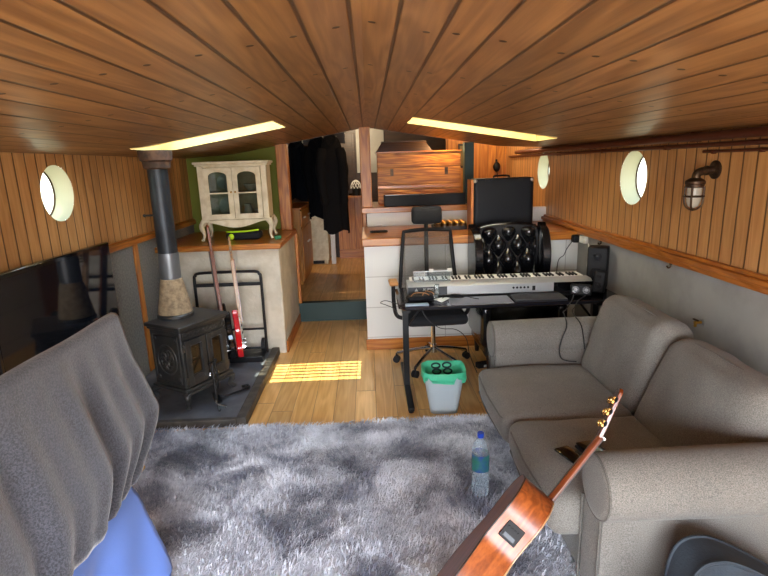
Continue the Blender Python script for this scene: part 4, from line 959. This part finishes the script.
for s in (-1, 1):
    wp = outline([(.36, .60), (.36, 1.12), (.30, 1.135), (.20, 1.10), (.125, 1.0), (.10, .85), (.13, .70), (.10, .60)], 4)
    b = MB().prism(wp, -.035, .035, axis='x', M=Matrix.Translation((s*.282, .02, 0)) @ rotm(0, 0, s*-.08)); b.build('wing', K['leather'], lc, bevel=.022)
    MB().cushion((.09, .60, .36), .04, (.006, 0, .01), M=Matrix.Translation((s*.305, .04, .40))).build('arm', K['leather'], lc)
    for y in (-.20, .30): MB().cyl((s*.27, y, 0), (s*.27, y, .14), .018, .028, n=12).build('leg', W['brown'], lc)
MB().cushion((.64, .60, .14), .03, M=Matrix.Translation((0, .04, .205))).build('seat_base', K['leather'], lc)
MB().cushion((.51, .50, .15), .05, (0, .01, .03), M=Matrix.Translation((0, -.02, .355)), wr=.006, ws=6).build('seat_cushion', K['leather'], lc)
o = thing('power_supply', 'small black power supply with a red end on the floor behind a castor', 'power supply', (.93, 4.12, .0), (0, 0, .3))
MB().box(-.07, .04, -.03, .03, .001, .045).build('case', K['black'], o, bevel=.005); MB().box(.0405, .055, -.03, .03, .004, .043).build('red_end', mat('red_plastic', 'd0301c', .4), o, bevel=.004); MB().box(-.02, .03, -.0315, -.0302, .012, .03).build('sticker', K['paper'], o)
# ------------------------------------------------------------------ counter
cs = thing('amplifier_case', 'large black case with a wooden side standing upright on the counter', 'case', (1.235, 4.87, 1.06), (0, 0, 0))
MB().cushion((.555, .20, .485), .022, (0, .008, 0), M=Matrix.Translation((0, 0, .244))).build('body', K['caseleather'], cs)
MB().box(-.298, -.272, -.09, .10, .003, .480).build('wooden_side', W['post'], cs, bevel=.004)
for sx in (-1, 1):
    for z in (.025, .465): MB().ball((sx*.258, -.085, z), .022, (1, .8, 1), 12, 8).build('corner_cap', K['steel'] if z > .2 else K['black'], cs)
MB().tube(smoothpath([(-.07, 0, .488), (-.06, 0, .505), (.06, 0, .505), (.07, 0, .488)]), .008, 8).build('handle', K['black'], cs)
for x in (-.15, .15): MB().box(x-.02, x+.02, -.108, -.1, .46, .482).build('latch', K['black'], cs, bevel=.002)
o = thing('remote_control', 'thin black remote control lying on the left end of the counter', 'remote', (.09, 5.02, 1.06), (0, 0, .1))
MB().cushion((.17, .045, .02), .008, M=Matrix.Translation((0, 0, .011)), n=(8, 6, 3)).build('case', K['black'], o)
for k in range(6): MB().cyl((-.06+.02*k, 0, .0215), (-.06+.02*k, 0, .0235), .006, n=10).build('button', K['rubber'], o)
ty = thing('jar_tray', 'dark tray holding small brass-lidded jars on the counter behind the headrest', 'tray', (.80, 5.15, 1.06))
MB().box(-.17, .17, -.12, .12, .001, .008).box(-.17, -.163, -.12, .12, .008, .035).box(.163, .17, -.12, .12, .008, .035).box(-.17, .17, -.12, -.113, .008, .035).box(-.17, .17, .113, .12, .008, .035).build('tray', W['brown'], ty)
pj = None
pos = [(x, y) for y in (-.075, 0, .075) for x in (-.125, -.062, 0, .062, .125)]
where = ['front row, leftmost', 'front row, second from left', 'front row, middle', 'front row, fourth from left', 'front row, rightmost', 'middle row, leftmost', 'middle row, second from left', 'middle row, middle', 'middle row, fourth from left', 'middle row, rightmost', 'back row, leftmost', 'back row, second from left', 'back row, middle', 'back row, fourth from left', 'back row, rightmost']
for k, (x, y) in enumerate(pos):
    if pj is None:
        pj = thing('spice_jar', '', 'jar', (0, 0, 0)); MB().lathe([(.024, 0), (.026, .004), (.026, .045), (.022, .052)], 18).build('jar', mat('amber_jar', '5a3a1c', .15, coat=.4), pj); MB().lathe([(.025, .052), (.025, .066), (.022, .068)], 18).build('lid', K['brass'], pj); j = pj
    else: j = copy_tree(pj)
    j.location = (.80+x, 5.15+y, 1.0685); j['label'] = 'small brass-lidded spice jar in the dark tray, '+where[k]; j['group'] = 'spice jars in the tray'
# ------------------------------------------------------------------ shelf: chest, black bar, box on top
ct = thing('wooden_chest', 'worn orange wooden chest of wide planks on the high shelf', 'chest', (.57, 6.05, 1.265))
w, d, h = .455, .20, .555
MB().box(-w, w, -d+.012, d, 0, h).build('carcass', W['chest'], ct)
for z0, z1 in ((.005, .160), (.214, .388), (.400, h)):
    MB().box(-w-.004, w+.004, -d, -d+.011, z0, z1).build('plank', W['chest'], ct, bevel=.004)
MB().box(-w-.006, w+.006, -d-.004, -d+.011, .170, .206).build('batten', W['trimx'], ct, bevel=.004)
for x in (-.30, .30): MB().box(x-.018, x+.018, -d-.005, -d-.0002, .31, .385).build('latch_plate', K['bronze'], ct)
MB().box(-w-.012, w+.012, -d-.012, d+.005, h+.0, h+.012).build('lid_edge', W['trimx'], ct)
o = thing('keyboard_case', 'long slim black keyboard standing on the shelf in front of the chest', 'keyboard', (.60, 5.58, 1.265))
MB().box(-.435, .422, -.075, .075, .0, .118).build('case', K['black'], o, bevel=.006); MB().box(-.42, .42, -.070, .070, .1183, .122).build('top_panel', K['bezel'], o)
hx = thing('wooden_box', 'dark brown low box with sloping sides on top of the wooden chest', 'box', (.41, 6.04, 1.832))
b = MB(); b.add([(-.31, -.17, 0), (.31, -.17, 0), (.31, .16, 0), (-.31, .16, 0), (-.24, -.12, .10), (.24, -.12, .10), (.24, .11, .10), (-.24, .11, .10)], [(3,2,1,0),(4,5,6,7),(0,1,5,4),(1,2,6,5),(2,3,7,6),(3,0,4,7)]); b.build('body', W['brown'], hx, bevel=.006)
MB().box(-.245, .245, -.125, .115, .10, .112).build('lid', W['brown'], hx, bevel=.003)
o = thing('wall_picture', 'narrow dark picture frame on the far wall right of the chest', 'picture', (1.30, 7.245, 1.78)); MB().box(-.06, .06, -.02, 0, -.16, .16).build('frame', W['brown'], o, bevel=.004); MB().box(-.04, .04, -.0215, -.0202, -.13, .13).build('print', mat('faded_print', '6a5a3a', .7), o)
o = thing('wall_hook_lamp', 'small black lamp with a hanging cord on the far boarded wall', 'lamp', (1.76, 7.245, 1.62)); MB().ball((0, -.04, .0), .05, (1, .8, 1.3)).build('shade', K['black'], o); MB().box(-.012, .012, -.03, 0, .02, .10).build('bracket', K['black'], o); MB().tube(smoothpath([(.0, -.03, -.05), (.02, -.02, -.14), (.01, -.02, -.25)]), .005, 6).build('cord', K['cable'], o)
# ------------------------------------------------------------------ corridor
pc = thing('pine_cupboard', 'small pine cupboard with side drawer in the corridor behind the post', 'cupboard', (-.965, 7.15, .216))
MB().box(-.11, .10, -.55, .50, .05, .965).box(-.10, .09, -.54, .49, 0, .05).build('carcass', W['pine'], pc, bevel=.004)
MB().box(-.112, .125, -.575, .52, .965, .99).build('top', W['trim'], pc, bevel=.005)
for y0, y1 in ((-.53, -.02), (.0, .48)):
    dr = MB().box(.1005, .116, y0, y1, .08, .72).build('door', W['pine'], pc, bevel=.003); MB().ball((.128, y1-.06 if y0 < -.1 else y0+.06, .5), .014).build('knob', K['white'], dr)
    dr = MB().box(.1005, .116, y0, y1, .745, .945).build('drawer', W['pine'], pc, bevel=.003); MB().box(.117, .135, (y0+y1)/2-.06, (y0+y1)/2+.06, .84, .855).build('handle', K['white'], dr)
cc = thing('cream_cupboard', 'cream panelled cupboard under the hanging coats', 'cupboard', (-.78, 8.22, .216))
MB().box(-.28, .14, -.20, .2, .06, .80).box(-.26, .12, -.18, .2, 0, .06).build('carcass', K['antique'], cc, bevel=.004)
dr = MB().box(-.26, .10, -.222, -.2005, .09, .78).build('door', K['antique'], cc, bevel=.003)
MB().box(-.20, .04, -.228, -.2225, .16, .71).build('panel', K['antique'], dr, bevel=.004)
MB().box(-.2, .06, -.19, -.1805, .005, .055).build('vent', K['black'], cc)
o = MB().box(.0, .07, .0, .05, 0, .62).build('white_post', K['white'], None, loc=(-.605, 8.0, .2165), bevel=.004); tag(o, 'short white post at the right side of the cream cupboard', 'post')
cr = thing('coat_rail', 'dark wooden coat rail with white hooks near the ceiling', 'coat rail', (-.68, 7.72, 2.06))
MB().box(-.40, .38, 0, .03, -.05, .10).build('board', W['brown'], cr, bevel=.004)
for x in (-.22, -.06, .06, .20):
    hk = MB().tube(smoothpath([(x, -.001, .03), (x, -.05, .03), (x, -.075, .0), (x, -.06, -.03)]), .008, 8).build('hook', K['cream'], cr); MB().ball((x, -.055, .045), .020).build('hook_tip', K['cream'], hk)
MB().box(-.40, -.36, .0, .03, .10, .24).build('hanger', W['brown'], cr); MB().box(.34, .38, .0, .03, .10, .24).build('hanger', W['brown'], cr)
def coat(label, x, y, zt, zb, w, d, m, seed, sleeves=True, hang=0.):
    o = thing('hanging_coat', label, 'coat', (x, y, zb), (0, 0, 0), 'coats on the rail'); H = zt-zb
    def fn(u, v):
        g = 2*PI*u; t = v
        sh = (.55+.45*min(1, (1-t)/.16)**.6) if t > .84 else 1.0
        ww = w*sh*(1+.10*(1-t)); dd = d*sh*(.8+.3*(1-t)); fold = 1+.10*math.sin(g*7+seed+t*2)*(1-t)+.06*math.sin(g*11+seed*2)*(1-t*.5)
        return Vector((ww*math.cos(g)*fold+hang*(1-t), dd*math.sin(g)*fold, H*t+(.03*math.sin(g*3+seed) if t < .02 else 0)))
    b = MB().grid(fn, 48, 26, closeu=True); b.add([fn(k/48, 1.) for k in range(48)], [tuple(range(48))]); b.build('body', m, o, smooth=80)
    if sleeves:
        for s in (-1, 1):
            P = smoothpath([(s*w*.75, -d*.4, H*.88), (s*w*1.0, -d*.9, H*.70), (s*w*.92+hang*.4, -d*1.15, H*.45), (s*w*.8+hang*.6, -d*1.1, H*.30)], 5); n = len(P)
            MB().tube(P, .06, 12, radii=[.072-.022*k/n+.006*math.sin(k*1.7+seed) for k in range(n)]).build('sleeve', m, o, smooth=60)
    MB().tube(smoothpath([(-w*.4, -d*.5, H*.96), (0, -d*.95, H*.90), (w*.4, -d*.5, H*.96), (w*.3, d*.4, H*1.0), (-w*.3, d*.4, H*1.0), (-w*.4, -d*.5, H*.96)]), .028, 8).build('collar', m, o)
    return o
coat('dark navy coat at the left end of the rail above the pine cupboard', -.98, 7.56, 2.05, 1.25, .125, .085, K['coat3'], .7)
coat('black coat in the middle of the coat rail', -.675, 7.48, 2.08, 1.0, .15, .085, K['coat'], 2.1)
coat('long charcoal coat at the right end of the rail, hanging lowest', -.48, 7.33, 2.08, .80, .155, .085, K['coat2'], 4.4, True, .03)
o = thing('lattice_lamp', 'small white lattice dome lamp on the far wainscot ledge', 'lamp', (-.19, 8.44, 1.2315))
MB().lathe([(.06, 0), (.06, .10), (.07, .11)], 20).build('base', K['black'], o)
b = MB()
for k in range(10):
    g = 2*PI*k/10
    for s in (-1, 1): b.tube([(.085*math.cos(t)*math.cos(g+s*t*.8), .085*math.cos(t)*math.sin(g+s*t*.8)*.7, .11+.13*math.sin(t)) for t in [PI/2*q/8 for q in range(9)]], .005, 5)
b.build('lattice_shade', K['white'], o)
o = MB().cushion((.15, .10, .17), .05, (.01, 0, .02), M=Matrix.Translation((0, 0, .11)), wr=.02, ws=9).build('cloth_bag', K['white'], None, loc=(-.40, 8.44, 1.236)); tag(o, 'crumpled white cloth bag on the far wainscot ledge beside the coats', 'bag')
